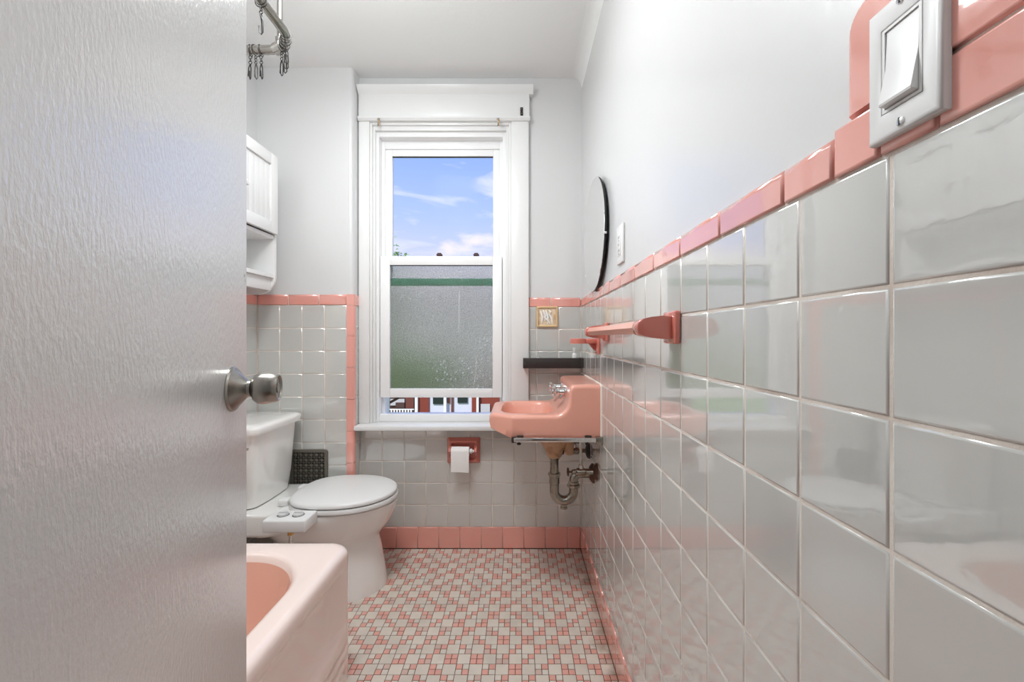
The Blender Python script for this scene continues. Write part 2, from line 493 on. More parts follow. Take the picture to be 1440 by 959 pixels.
def tile_field(parent, wall, plane, us, vs, name='tile', gap=0.0026, m=None, skip=None, tilt=0.0014, **kw):
    """us / vs: joint positions along the wall and up it"""
    m = m or M['tile']
    us = sorted(us); vs = sorted(vs)
    for u0, u1 in zip(us, us[1:]):
        for v0, v1 in zip(vs, vs[1:]):
            if skip and skip(u0, u1, v0, v1): continue
            w, h = u1 - u0 - gap, v1 - v0 - gap
            if w < 0.006 or h < 0.006: continue
            me = tmesh(name, w, h, m, **kw)
            uc, vc = (u0 + u1) / 2, (v0 + v1) / 2
            c = {'right': (plane, uc, vc), 'left': (plane, uc, vc), 'back': (uc, plane, vc), 'floor': (uc, vc, plane)}[wall]
            place_tile(name, me, parent, wall, c, tilt)

ROWS = [Z_T - PITCH * k for k in range(11)]

# ---- floor
bm = NB(); box(bm, XL - 0.15, XR + 0.15, YF - 0.12, D + 0.02, -0.12, -0.0016)
floor = structure('floor', 'mosaic bathroom floor of cream squares and clusters of small pink tiles', bm, M['floor_grout'])
CELL = 0.0421
def cells():
    nx0, nx1 = int(math.floor((XL) / CELL)), int(math.ceil(XR / CELL))
    for i in range(nx0 - 1, nx1 + 1):
        for j in range(-2, int(D / CELL) + 2):
            x0 = XR - 0.012 - (i + 1 + nx0 * 0) * 0 + 0
            yield i, j
big_me = tmesh('floor_tile', CELL - 0.0017, CELL - 0.0017, M['mosaic'], t=0.004, b_=0.0007)
stuff_small = NB(); stuff_far = NB()
def flat_tile(bm, x, y, w, mi):
    h = w / 2
    lo = [bm.verts.new((x + a, y + b_, -0.003)) for a, b_ in ((-h, -h), (h, -h), (h, h), (-h, h))]
    q = h - 0.0006
    hi = [bm.verts.new((x + a, y + b_, 0.0)) for a, b_ in ((-q, -q), (q, -q), (q, q), (-q, q))]
    ring_faces(bm, lo, hi, mi); bm.faces.new(hi).material_index = mi
big_list = []
for i, j in cells():
    x = (i + 0.5) * CELL + 0.0064
    y = (j + 0.5) * CELL + 0.0102
    if x > XR - 0.008 or x < XL or y > D - 0.006 or y < YF - 0.1: continue
    if (i + j) % 2 == 0:
        seen = y > 1.17 and x > -0.86 and not (((x + 0.80) / 0.235) ** 2 + ((y - 1.75) / 0.15) ** 2 < 1) and not (x < -0.56 and y < 1.32)
        big_list.append((x, y, seen))
    else:
        for a in (-1, 1):
            for b_ in (-1, 1):
                r = random.random()
                mi = (0 if r < 0.86 else 1) if (a == b_) != ((i * 7 + j * 3) % 5 < 2) else (2 if r < 0.55 else (1 if r < 0.8 else 0))
                if y < 0.1 and r < 0.0: continue
                flat_tile(stuff_small, x + a * CELL / 4, y + b_ * CELL / 4, CELL / 2 - 0.0015, mi)
vis = sorted([b_ for b_ in big_list if b_[2]], key=lambda t: t[1])[:300]
vset = set((round(a, 4), round(b_, 4)) for a, b_, _ in vis)
for x, y, s in big_list:
    if (round(x, 4), round(y, 4)) in vset: place_tile('floor_tile', big_me, floor, 'floor', (x, y, 0), 0.001)
    else: flat_tile(stuff_far, x, y, CELL - 0.0017, 0)
o = obj('small_mosaic', stuff_small, [M['mosaic_pink'], M['mosaic_blush'], M['mosaic_light']], floor, smooth=False); o['kind'] = 'stuff'
o = obj('outer_mosaic', stuff_far, [M['mosaic']], floor, smooth=False); o['kind'] = 'stuff'

# ---- ceiling
bm = NB(); box(bm, XL - 0.15, XR + 0.15, YF - 0.12, D + 0.15, ZC, ZC + 0.12)
ceiling = structure('ceiling', 'plain white ceiling', bm, M['ceiling'])
# plaster cove that softens the top of the walls
bm = NB()
R = 0.05
pr = [(XR + PO, ZC)] + [(XR + PO - R + R * math.cos(a), ZC - R + R * math.sin(a)) for a in [k * PI / 16 for k in range(9)]]
prism(bm, [(XR + PO, ZC - R)] + [(XR + PO - R + R * math.cos(k * PI / 16), ZC - R + R * math.sin(k * PI / 16)) for k in range(9)] + [(XR + PO - R, ZC + 0.01), (XR + PO + 0.01, ZC + 0.01), (XR + PO + 0.01, ZC - R)], 'y', YF, D + 0.01)
obj('cove', bm, M['ceiling'], ceiling)

# ---- right wall
bm = NB(); box(bm, XR + PO, XR + 0.15, YF - 0.12, D + 0.15, -0.1, ZC + 0.1)
wall_right = structure('wall_right', 'white wall above grey square tiles with a pink border', bm, M['paint'])
bm = NB(); box(bm, XR + GO, XR + PO + 0.002, YF - 0.05, D + 0.002, 0.0, 1.2455)
box(bm, XR + GO, XR + PO + 0.002, 0.02, 0.352, 1.24, 1.349)
obj('grout', bm, M['grout'], wall_right, smooth=False)
COLS = [0.337 + 0.1095 * k for k in range(-4, 16)] + [D - 0.001]
tile_field(wall_right, 'right', XR, COLS, ROWS)
# pink border: six-inch bullnose pieces, with the stepped patch around the switch
bs = [0.3955, 0.4706, 0.6196, 0.773] + [0.773 + 0.1527 * k for k in range(1, 9)]
bs = [b_ for b_ in bs if b_ < D - 0.03] + [D - 0.001]
tile_field(wall_right, 'right', XR - 0.003, bs, [Z_T, 1.2475], 'border_tile', m=M['pink_tile'], t=0.0085, top_round=0.007)
tile_field(wall_right, 'right', XR - 0.003, [YF + 0.01, 0.145, 0.297, 0.345, 0.3955], [Z_T, 1.2525], 'border_tile', m=M['pink_tile'], t=0.0085)
FR['right_up'] = (Vector((0, 0, 1)), Vector((0, 1, 0)), Vector((-1, 0, 0)))
bm = NB(); col_out = [(0.2975, 1.2538), (0.379, 1.2538)] + [(0.379 - 0.024 + 0.024 * math.cos(a), 1.352 - 0.024 + 0.024 * math.sin(a)) for a in [PI / 2 * k / 6 for k in range(7)]] + [(0.2975, 1.352)]
col_rings = []
for x_, ins in ((XR + 0.0055, 0), (XR + 0.003, 0), (XR - 0.0005, 0.0012), (XR - 0.0024, 0.0036), (XR - 0.003, 0.007)):
    cy_c, cz_c = 0.355, 1.328
    q_ = []
    for (y_, z_) in col_out:
        dy_ = max(0.0, y_ - cy_c) / 0.024; dz_ = max(0.0, z_ - cz_c) / 0.024
        q_.append(Vector((x_, y_ - ins * min(1, dy_), z_ - ins * min(1, dz_) + (0.0012 if z_ < 1.26 and ins > 0 else 0))))
    col_rings.append(q_)
loft(bm, col_rings)
obj('border_tile', bm, M['pink_tile'], wall_right, angle=0.9)
tile_field(wall_right, 'right', XR - 0.003, [0.155, 0.296], [1.2525, 1.3625], 'border_tile', m=M['pink_tile'], t=0.0085, top_round=0.009)
tile_field(wall_right, 'right', XR - 0.003, [0.01, 0.155], [1.2525, 1.3625], 'border_tile', m=M['pink_tile'], t=0.0085, top_round=0.009)
# base
tile_field(wall_right, 'right', XR - 0.004, [D - 0.004 - 0.1065 * k for k in range(0, 20)], [0.001, Z_BASE], 'base_tile', m=M['pink_tile'], t=0.010, top_round=0.005, gap=0.0012)

# ---- window wall
W_X0, W_X1, W_Z0, W_Z1 = -0.744, -0.042, 0.61, 2.1355
YB = D + PO
bm = NB()
for a in ((XL - 0.15, W_X0, -0.1, ZC + 0.1), (W_X1, XR + 0.15, -0.1, ZC + 0.1), (W_X0, W_X1, -0.1, W_Z0), (W_X0, W_X1, W_Z1, ZC + 0.1)):
    box(bm, a[0], a[1], YB, D + 0.135, a[2], a[3])
bmesh.ops.remove_doubles(bm, verts=bm.verts[:], dist=1e-5)
wall_back = structure('wall_back', 'window wall, white above grey tiles and a pink base', bm, M['paint'])
bm = NB()
box(bm, XC, XR + 0.002, D + GO, YB + 0.002, 0, 0.615)
box(bm, W_X1 + 0.03, XR + 0.002, D + GO, YB + 0.002, 0.6, 1.25)
obj('grout', bm, M['grout'], wall_back, smooth=False)
bx = [(px - CX) / 281.9 for px in (506.5, 537.6, 568.6, 599, 630, 661.2, 692.2, 723.4, 754.5, 785.5)] + [XR - 0.001]
low = [Z_BASE + PITCH * k for k in range(0, 5)] + [0.606]
tile_field(wall_back, 'back', D, bx, low)
bx2 = [W_X1 + 0.086, (754.5 - CX) / 281.9, (785.5 - CX) / 281.9, XR - 0.001]
tile_field(wall_back, 'back', D, bx2, [z for z in ROWS if z > 0.5])
tile_field(wall_back, 'back', D - 0.003, [W_X1 + 0.086, W_X1 + 0.086 + 0.11, XR - 0.003], [Z_T, 1.2525], 'border_tile', m=M['pink_tile'], t=0.0085, top_round=0.007)
bxb = [(px - CX) / 281.9 for px in (497.8, 527.7, 557.6, 587.5, 617.2, 647, 677, 707, 737, 767, 797.8)] + [XR - 0.004]
bxb[0] = XC
tile_field(wall_back, 'back', D - 0.004, bxb, [0.001, Z_BASE], 'base_tile', m=M['pink_tile'], t=0.010, top_round=0.004, gap=0.0012)

# ---- chase (boxed-out section left of the window)
bm = NB(); box(bm, XL - 0.02, XC - PO, D1 + PO, YB + 0.01, 0, ZC + 0.02, bev=0.0)
bmesh.ops.bevel(bm, geom=[e for e in bm.edges if all(v.co.x > XC - 0.01 and v.co.y < D1 + 0.02 for v in e.verts)], offset=0.018, segments=4, affect='EDGES', profile=0.5)
wall_chase = structure('wall_chase', 'boxed-out wall left of the window, white above grey tiles', bm, M['paint'])
bm = NB(); box(bm, XL, XC - GO, D1 + GO, YB, 0, 1.255)
obj('grout', bm, M['grout'], wall_chase, smooth=False)
cx_ = [XL + 0.001, XL + 0.1075, XL + 0.2148, XL + 0.322, -0.829]
rows_c = [1.2065 - 0.1097 * k for k in range(0, 12)]; rows_c[-1] = 0.001
tile_field(wall_chase, 'back', D1, cx_, rows_c)
tile_field(wall_chase, 'back', D1 - 0.003, [XL + 0.001, XL + 0.148, XL + 0.296, -0.829], [1.2065, 1.2595], 'border_tile', m=M['pink_tile'], t=0.0085, top_round=0.007)
# pink bullnose down the corner, top corner piece, side tiles
zs = [1.2595, 1.2065, 1.06, 0.908, 0.756, 0.604, 0.452, 0.3, 0.148, 0.001]
for z1, z0 in zip(zs, zs[1:]):
    bm = NB(); box(bm, -0.828, XC + 0.004, D1 - 0.004, D1 + 0.022, z0 + 0.0008, z1 - 0.0008)
    bmesh.ops.bevel(bm, geom=[e for e in bm.edges if all(v.co.x > XC and v.co.y < D1 for v in e.verts)], offset=0.013, segments=5, affect='EDGES', profile=0.5)
    obj('bullnose_tile', bm, M['pink_tile'], wall_chase)
for z1, z0 in zip(rows_c, rows_c[1:]):
    me = tmesh('tile', 0.052, z1 - z0 - 0.0022, M['tile'])
    place_tile('tile', me, wall_chase, 'left', (XC, D1 + 0.05, (z0 + z1) / 2), 0.002)
me = tmesh('border_tile', 0.052, 0.051, M['pink_tile'], t=0.0085, top_round=0.007)
place_tile('border_tile', me, wall_chase, 'left', (XC + 0.003, D1 + 0.05, 1.233))

# ---- left wall
bm = NB(); box(bm, XL - 0.15, XL - PO, YF - 0.12, D + 0.15, -0.1, ZC + 0.1)
wall_left = structure('wall_left', 'left wall behind the door, toilet and cabinet', bm, M['paint'])
bm = NB(); box(bm, XL - PO - 0.002, XL - GO, YF, D1 + 0.01, 0, 1.255)
obj('grout', bm, M['grout'], wall_left, smooth=False)
lc = [D1 - 0.001 - 0.1095 * k for k in range(0, 7)]
tile_field(wall_left, 'left', XL, lc, rows_c)
tile_field(wall_left, 'left', XL + 0.003, [D1 - 0.003 - 0.1527 * k for k in range(0, 5)], [1.2065, 1.2595], 'border_tile', m=M['pink_tile'], t=0.0085, top_round=0.007)
bm = NB()
for k in range(7, 18):
    for z1, z0 in zip(rows_c[:8], rows_c[1:8]):
        y1 = D1 - 0.001 - 0.1095 * k; y0 = y1 - 0.1095
        if y0 < YF: continue
        box(bm, XL - 0.006, XL, y0 + 0.001, y1 - 0.001, z0 + 0.001, z1 - 0.001)
o = obj('tile_field', bm, M['tile'], wall_left, smooth=False); o['kind'] = 'stuff'

# ---- front wall with the doorway the camera stands in, and the hall behind it
DX0, DX1, DZ = -0.27, 0.30, 2.03
bm = NB()
for a in ((XL - 0.15, DX0, -0.1, ZC + 0.1), (DX1, XR + 0.15, -0.1, ZC + 0.1), (DX0, DX1, DZ, ZC + 0.1)):
    box(bm, a[0], a[1], YF - 0.12, YF, a[2], a[3])
structure('wall_front', 'front wall around the doorway', bm, M['paint'])
HY = -1.45
bm = NB(); box(bm, -1.5, 1.2, HY - 0.1, HY, -0.1, ZC + 0.1); structure('wall_hall', 'hall wall opposite the doorway', bm, M['paint'])
bm = NB(); box(bm, -1.6, -1.5, HY - 0.1, YF - 0.12, -0.1, ZC + 0.1); structure('wall_hall_left', 'left end wall of the hall', bm, M['paint'])
bm = NB(); box(bm, 1.2, 1.3, HY - 0.1, YF - 0.12, -0.1, ZC + 0.1)
box(bm, XR + 0.15, 1.2, YF - 0.2, YF - 0.12, -0.1, ZC + 0.1); structure('wall_hall_right', 'right end wall of the hall', bm, M['paint'])
bm = NB(); box(bm, -1.6, 1.3, HY - 0.1, YF - 0.12, ZC, ZC + 0.1); structure('ceiling_hall', 'hall ceiling', bm, M['ceiling'])
M['wood'] = mat('brown_floorboards', srgb(140, 104, 76), 0.45, var=(8, srgb(112, 80, 58), 0.4, 0.7), stretch=(0.2, 3, 1))
bm = NB(); box(bm, -1.6, 1.3, HY - 0.1, YF - 0.12, -0.12, -0.002); structure('floor_hall', 'hall floorboards', bm, M['wood'])

# ------------------------------------------------------------------ added fill lamps, unseen (above the frame / in the hall)
def fill_lamp(loc, power, down, size, label, lname):
    t = thing('fill_lamp', label, 'lamp', (loc[0], loc[1], ZC))
    bm = NB(); lathe(bm, (loc[0], loc[1], ZC), (0, 0, -1), [(size * 0.62, 0), (size * 0.62, 0.018), (size * 0.5, 0.022)], 32); obj('base', bm, M['vinyl'], t)
    bm = NB(); lathe(bm, (loc[0], loc[1], ZC - 0.022), (0, 0, -1), [(size * 0.5, 0), (size * 0.5, 0.02), (size * 0.40, 0.045), (size * 0.2, 0.058), (0.0, 0.06)], 32); obj('diffuser', bm, M['lamp'], t)
    l = bpy.data.lights.new(lname, 'POINT'); l.shadow_soft_size = size * 0.45; l.energy = power; l.color = (0.93, 0.98, 1.0)
    lo = bpy.data.objects.new(lname, l); COL.objects.link(lo); lo.parent = t; lo.location = (0, 0, -0.09 - size * 0.46)
    l = bpy.data.lights.new(lname + '_down', 'AREA'); l.shape = 'DISK'; l.size = size; l.energy = down; l.color = (0.95, 0.985, 1.0)
    lo = bpy.data.objects.new(lname + '_down', l); COL.objects.link(lo); lo.parent = t; lo.location = (0, 0, -0.088)
    return t
fill_lamp(BATH_FILL_POS, BATH_FILL, BATH_FILL_DOWN, 0.40, 'added unseen round white opal fill lamp on the bathroom ceiling', 'bath_fill')
fill_lamp(HALL_FILL_POS, HALL_FILL, HALL_FILL_DOWN, 0.40, 'added unseen round white opal fill lamp on the hall ceiling behind the doorway', 'hall_fill')

# ================================================================== WINDOW
win = structure('window_1', 'white sash window, lower frosted sash slightly raised', loc=(-0.393, D, 0.627))
def wbox(name, m, *boxes, bev=0.002, parent=win):
    bm = NB()
    for b_ in boxes: box(bm, *b_, bev=bev, seg=2)
    return obj(name, bm, m, parent)
wbox('side_casing', M['trim'], (W_X1, 0.044, 2.014, YB, 0.628, 2.1355), bev=0.003)
wbox('side_casing', M['trim'], (XC + 0.001, W_X0, 2.014, YB, 0.628, 2.1355), bev=0.003)
hd = wbox('head_casing', M['trim'], (XC + 0.002, 0.047, 2.010, YB, 2.137, 2.262), bev=0.002)
bm = NB(); prism(bm, [(1.985, 2.284), (1.988, 2.276), (2.004, 2.258), (2.010, 2.250), (YB, 2.250), (YB, 2.284)], 'x', XC + 0.001, 0.066, bev=0.001)
obj('cap_moulding', bm, M['trim'], hd)
bm = NB(); prism(bm, [(1.998, 2.1365), (1.998, 2.128), (2.006, 2.118), (YB, 2.118), (YB, 2.1365)], 'x', XC + 0.001, 0.051, bev=0.0015)
obj('bead_moulding', bm, M['trim'], hd)
# stepped stops and jambs, each a frame of two sides and a head
def hoop(name, m, x0, x1, w0, w1, zt, zt1, y0, y1, zb, bev=0.002):
    return wbox(name, m, (x0, w0, y0, y1, zb, zt), (w1, x1, y0, y1, zb, zt), (w0, w1, y0, y1, zt1, zt), bev=bev)
hoop('inner_casing', M['trim'], W_X0, W_X1, -0.7325, -0.0545, 2.1355, 2.106, 2.024, 2.16, 0.628)
hoop('stop', M['trim'], -0.7325, -0.0545, -0.7215, -0.068, 2.107, 2.084, 2.036, 2.16, 0.628)
hoop('window_frame', M['vinyl'], -0.7215, -0.068, -0.7085, -0.0865, 2.0845, 2.060, 2.052, 2.172, 0.628)
hoop('sash_track', M['vinyl'], -0.7085, -0.0865, -0.692, -0.103, 2.0605, 2.018, 2.094, 2.172, 0.628)
wbox('frame_sill', M['vinyl'], (-0.7085, -0.0865, 2.055, 2.082, 0.628, 0.6645), (-0.7085, -0.0865, 2.081, 2.172, 0.620, 0.6545), bev=0.003)
wbox('stool', M['trim'], (XC + 0.004, 0.078, 1.946, 2.06, 0.606, 0.628), bev=0.004)
# lower sash
ls = wbox('lower_sash', M['vinyl'], (-0.706, -0.658, 2.064, 2.090, 0.748, 1.463), (-0.138, -0.0905, 2.064, 2.090, 0.748, 1.463),
          (-0.658, -0.138, 2.064, 2.090, 1.418, 1.463), (-0.658, -0.138, 2.064, 2.090, 0.748, 0.793), bev=0.0025)
bm = NB(); box(bm, -0.662, -0.134, 2.0765, 2.0790, 0.789, 1.422); obj('frosted_pane', bm, M['frost'], ls, smooth=False)
M['drip'] = mat('dried_white_drip', srgb(236, 236, 234), 0.6)
for pts_ in ([(646, 408), (645.5, 440), (645, 468)], [(670, 503), (669, 525), (665.5, 546)]):
    bm = NB(); tube(bm, [at(a_, b_, 2.0762) for a_, b_ in pts_], 0.0011, 6); obj('paint_drip', bm, M['drip'], ls)
M['teal'] = mat('teal_green_rail', srgb(120, 200, 176), 0.4)
# glazing bead: thin dark line at the top of the frosted pane
bm = NB(); box(bm, -0.6585, -0.1375, 2.0655, 2.0765, 1.4150, 1.4185); obj('glazing_seal', bm, M['slot'], ls, smooth=False)
# upper sash
us = wbox('upper_sash', M['vinyl'], (-0.692, -0.656, 2.100, 2.124, 1.322, 2.018), (-0.1375, -0.103, 2.100, 2.124, 1.322, 2.018),
          (-0.656, -0.1375, 2.100, 2.124, 1.984, 2.018), bev=0.0025)
bm = NB(); box(bm, -0.660, -0.1335, 2.111, 2.113, 1.34, 1.988); obj('clear_pane', bm, M['glass'], us, smooth=False)
bm = NB(); box(bm, -0.656, -0.1375, 2.111 - 0.009, 2.1105, 1.9795, 1.9845); obj('glazing_seal', bm, M['slot'], us, smooth=False)
bm = NB(); box(bm, -0.690, -0.1045, 2.098, 2.124, 1.320, 1.356, bev=0.004); o = obj('meeting_rail', bm, M['teal'], us); o['label'] = 'teal green bottom rail of the upper sash'
# shade brackets left on the head casing
def shade_bracket(px, py, label):
    p = at(px, py, 2.0)
    t = thing('shade_bracket', label, 'bracket', (p.x, 2.0, p.z), 'old roller shade brackets on the window head')
    bm = NB(); box(bm, p.x - 0.004, p.x + 0.004, 1.990, 1.999, p.z - 0.004, p.z + 0.016, bev=0.001); obj('plate', bm, M['nickel'], t)
    bm = NB(); tube(bm, [(p.x - 0.008, 1.991, p.z + 0.010), (p.x, 1.986, p.z + 0.004), (p.x + 0.003, 1.988, p.z - 0.012), (p.x + 0.001, 1.985, p.z - 0.024)], 0.0022, 6); obj('hook', bm, M['brass'], t)
    bm = NB(); tube(bm, [(p.x - 0.001, 1.985, p.z - 0.010), (p.x - 0.003, 1.985, p.z - 0.026)], 0.002, 6); obj('clip', bm, M['nickel'], t)
shade_bracket(533.5, 172, 'small metal shade bracket at the left end of the window head')
shade_bracket(701, 172, 'small metal shade bracket at the right end of the window head')
p = at(733.5, 157, 2.008)
t = thing('shade_catch', 'small dark metal catch screwed to the right end of the head casing', 'bracket', (p.x, 2.009, p.z))
bm = NB(); box(bm, p.x - 0.0065, p.x + 0.0065, 2.004, 2.0095, p.z - 0.019, p.z + 0.02, bev=0.001); obj('plate', bm, M['dark_iron'], t)
bm = NB(); lathe(bm, (p.x, 2.004, p.z + 0.012), (0, -1, 0), [(0.003, 0), (0.0025, 0.002)], 8); lathe(bm, (p.x, 2.004, p.z - 0.012), (0, -1, 0), [(0.003, 0), (0.0025, 0.002)], 8); obj('screw', bm, M['nickel'], t)

# ================================================================== DOOR
ANG = math.radians(17)
edge = at(347, 474, 0.665)
dirh = Vector((math.sin(ANG), -math.cos(ANG), 0))           # from the free edge to the hinge
nrm = Vector((math.cos(ANG), math.sin(ANG), 0))             # face that looks into the room
MD = Matrix((dirh, nrm, Vector((0, 0, 1)))).transposed().to_4x4(); MD.translation = Vector((edge.x, edge.y, 0))
def dtrans(bm): bmesh.ops.transform(bm, matrix=MD, verts=bm.verts[:]); return bm
bm = NB(); box(bm, 0, 0.735, -0.035, 0, 0.012, 2.02, bev=0.0015); dtrans(bm)
door = structure('door_1', 'white painted flush door standing open at the left', bm, M['door'])
def wear(m, pos, rad):
    n = m.node_tree; p = n.nodes['Principled BSDF']; L = n.links.new
    geo = n.nodes.new('ShaderNodeNewGeometry'); mp = n.nodes.new('ShaderNodeMapping'); mp.vector_type = 'POINT'
    mp.inputs['Scale'].default_value = (1 / rad[0], 1 / rad[0], 1 / rad[1]); mp.inputs['Location'].default_value = (-pos[0] / rad[0], -pos[1] / rad[0], -pos[2] / rad[1])
    L(geo.outputs['Position'], mp.inputs[0])
    ln = n.nodes.new('ShaderNodeVectorMath'); ln.operation = 'LENGTH'; L(mp.outputs[0], ln.inputs[0])
    fo = n.nodes.new('ShaderNodeMapRange'); fo.inputs['From Min'].default_value = 1.0; fo.inputs['From Max'].default_value = 0.2; fo.inputs['To Max'].default_value = 0.35; fo.inputs['To Min'].default_value = -0.4
    L(ln.outputs['Value'], fo.inputs['Value'])
    t = n.nodes.new('ShaderNodeTexNoise'); t.inputs['Scale'].default_value = 130; t.inputs['Detail'].default_value = 3; L(geo.outputs['Position'], t.inputs['Vector'])
    ad = n.nodes.new('ShaderNodeMath'); ad.operation = 'ADD'; L(fo.outputs[0], ad.inputs[0]); L(t.outputs['Fac'], ad.inputs[1])
    r = n.nodes.new('ShaderNodeMapRange'); r.inputs['From Min'].default_value = 0.78; r.inputs['From Max'].default_value = 0.86; L(ad.outputs[0], r.inputs['Value'])
    mx = n.nodes.new('ShaderNodeMixRGB'); mx.inputs['Color1'].default_value = p.inputs['Base Color'].default_value; mx.inputs['Color2'].default_value = srgb(140, 138, 134)
    L(r.outputs[0], mx.inputs['Fac']); L(mx.outputs[0], p.inputs['Base Color'])
wear(M['door'], (edge.x + dirh.x * 0.009, edge.y + dirh.y * 0.009, H - (392 - CY) / F_PX * 0.66), (0.012, 0.034))
KD = 0.060; KZ = H - (548 - CY) / F_PX * 0.60
KP = (KD, 0, KZ)
bm = NB(); lathe(bm, KP, (0, 1, 0), [(0.0335, 0.0000), (0.0335, 0.0017), (0.0315, 0.0039), (0.030, 0.0043), (0.0145, 0.0181), (0.0125, 0.0206), (0.0120, 0.0267), (0.0115, 0.0267)], 40); dtrans(bm)
rose = obj('knob_rose', bm, M['nickel'], door, angle=0.5)
bm = NB(); lathe(bm, KP, (0, 1, 0), [(0.010, 0.0249), (0.013, 0.0267), (0.0195, 0.0288), (0.0235, 0.0344), (0.0245, 0.0404), (0.0235, 0.0516), (0.0215, 0.0585), (0.0195, 0.0615), (0.0185, 0.0615), (0.0165, 0.0593), (0.0075, 0.0589), (0.0072, 0.0606), (0.0, 0.0606)], 40); dtrans(bm)
knob = obj('knob', bm, M['nickel'], door, angle=0.5)
bm = NB(); lathe(bm, KP, (0, 1, 0), [(0.0125, 0.0245), (0.0132, 0.0254), (0.0132, 0.0271), (0.0125, 0.0275)], 32); dtrans(bm); obj('knob_gap', bm, M['black'], knob)

# ================================================================== BATHTUB
T_X0, T_X1, T_Y0, T_Y1, T_Z = XL + 0.004, -0.531, 0.0, 1.307, 0.402
tub = thing('bathtub', 'pale pink enamelled bathtub with ridged apron beside the open door', 'bathtub', ((T_X0 + T_X1) / 2, (T_Y0 + T_Y1) / 2, 0))
NT = 160
tcx, tcy = (T_X0 + T_X1) / 2, (T_Y0 + T_Y1) / 2
thx, thy = (T_X1 - T_X0) / 2, (T_Y1 - T_Y0) / 2
def rrect(cx, cy, hx, hy, r, z, n=NT):
    """rounded rectangle sampled by perimeter, denser in the corners"""
    pts = []
    per = n // 4
    nc = per // 2; ns = per - nc
    corners = [(hx - r, hy - r, 0), (-(hx - r), hy - r, PI / 2), (-(hx - r), -(hy - r), PI), (hx - r, -(hy - r), 1.5 * PI)]
    for q, (ox, oy, a0) in enumerate(corners):
        for k in range(nc): 
            a = a0 + PI / 2 * k / (nc - 1)
            pts.append((cx + ox + r * math.cos(a), cy + oy + r * math.sin(a)))
        nx, ny, na = corners[(q + 1) % 4]
        p0 = (ox + r * math.cos(a0 + PI / 2), oy + r * math.sin(a0 + PI / 2)); p1 = (nx + r * math.cos(na), ny + r * math.sin(na))
        for k in range(1, ns + 1):
            f = k / (ns + 1); pts.append((cx + p0[0] + (p1[0] - p0[0]) * f, cy + p0[1] + (p1[1] - p0[1]) * f))
    return [Vector((x, y, z)) for x, y in pts]
def tub_ring(z, off, r=0.055):
    """off > 0 pulls the apron side and the far end in"""
    pts = rrect(tcx, tcy, thx, thy, r, z)
    for p in pts:
        wx = max(0.0, min(1.0, (p.x - tcx) / thx)) ** 0.3 if p.x > tcx else 0
        wy = max(0.0, (p.y - tcy) / thy) if p.y > tcy else 0
        p.x -= off * (1 if p.x > T_X1 - 0.08 else 0) * wx * max(0.0, min(1.0, (T_Y1 - 0.05 - p.y) / 0.05))
        p.y -= off * (1 if p.y > T_Y1 - 0.08 else 0) * wy * 0.15
    return pts
prof = [(0.0, 0.006), (0.030, 0.006), (0.040, 0.001), (0.055, -0.001), (0.066, 0.000), (0.072, 0.006), (0.078, 0.000), (0.090, -0.001), (0.102, 0.000), (0.108, 0.006), (0.114, 0.000),
        (0.128, -0.001), (0.150, 0.000), (0.160, 0.003), (0.168, 0.009), (0.18, 0.013), (0.22, 0.015), (0.30, 0.015), (0.326, 0.0140), (0.338, 0.0110), (0.348, 0.0060), (0.356, 0.0022), (0.366, 0.0004), (0.374, 0.000)]
rings = [tub_ring(z, o_) for z, o_ in prof]
RL = 0.024
for k in range(1, 7):
    a = PI / 2 * k / 6
    i_ = RL * (1 - math.cos(a)); zz = T_Z - RL + RL * math.sin(a)
    rings.append([Vector((tcx + (p.x - tcx) * (1 - i_ / thx), tcy + (p.y - tcy) * (1 - i_ / thy), zz)) for p in rrect(tcx, tcy, thx, thy, 0.055, 0)])
bm = NB(); loft(bm, rings, cap0=False, cap1=False)
# flat rim down to the edge of the basin
b_x0, b_x1, b_y0, b_y1 = T_X0 + 0.07, -0.592, T_Y0 + 0.11, 1.236
bcx, bcy, bhx, bhy = (b_x0 + b_x1) / 2, (b_y0 + b_y1) / 2, (b_x1 - b_x0) / 2, (b_y1 - b_y0) / 2
def basin(ins, z, r): return rrect(bcx, bcy, bhx - ins, bhy - ins, r - ins * 0.6, z)
vo = [v for v in bm.verts if v.is_boundary and v.co.z > T_Z - 0.002]
vo_ring = vo  # vertices were created in ring order
lip = [basin(-0.004, T_Z, 0.20), basin(0.004, T_Z - 0.002, 0.20), basin(0.011, T_Z - 0.009, 0.20), basin(0.016, T_Z - 0.022, 0.20)]
vr = [[bm.verts.new(p) for p in r] for r in lip]
ring_faces(bm, vo_ring, vr[0])
for a, c in zip(vr, vr[1:]): ring_faces(bm, a, c)
obj('shell', bm, M['tub'], tub, angle=1.2)
bm = NB()
loft(bm, [basin(0.016, T_Z - 0.022, 0.20), basin(0.024, T_Z - 0.07, 0.20), basin(0.036, T_Z - 0.15, 0.20), basin(0.052, T_Z - 0.24, 0.20), basin(0.072, T_Z - 0.29, 0.20), basin(0.105, T_Z - 0.32, 0.20), basin(0.15, T_Z - 0.33, 0.2)], cap0=False, cap1=True)
o = obj('basin', bm, M['tub_in'], tub, angle=1.2); o['label'] = 'deeper pink inside of the tub'

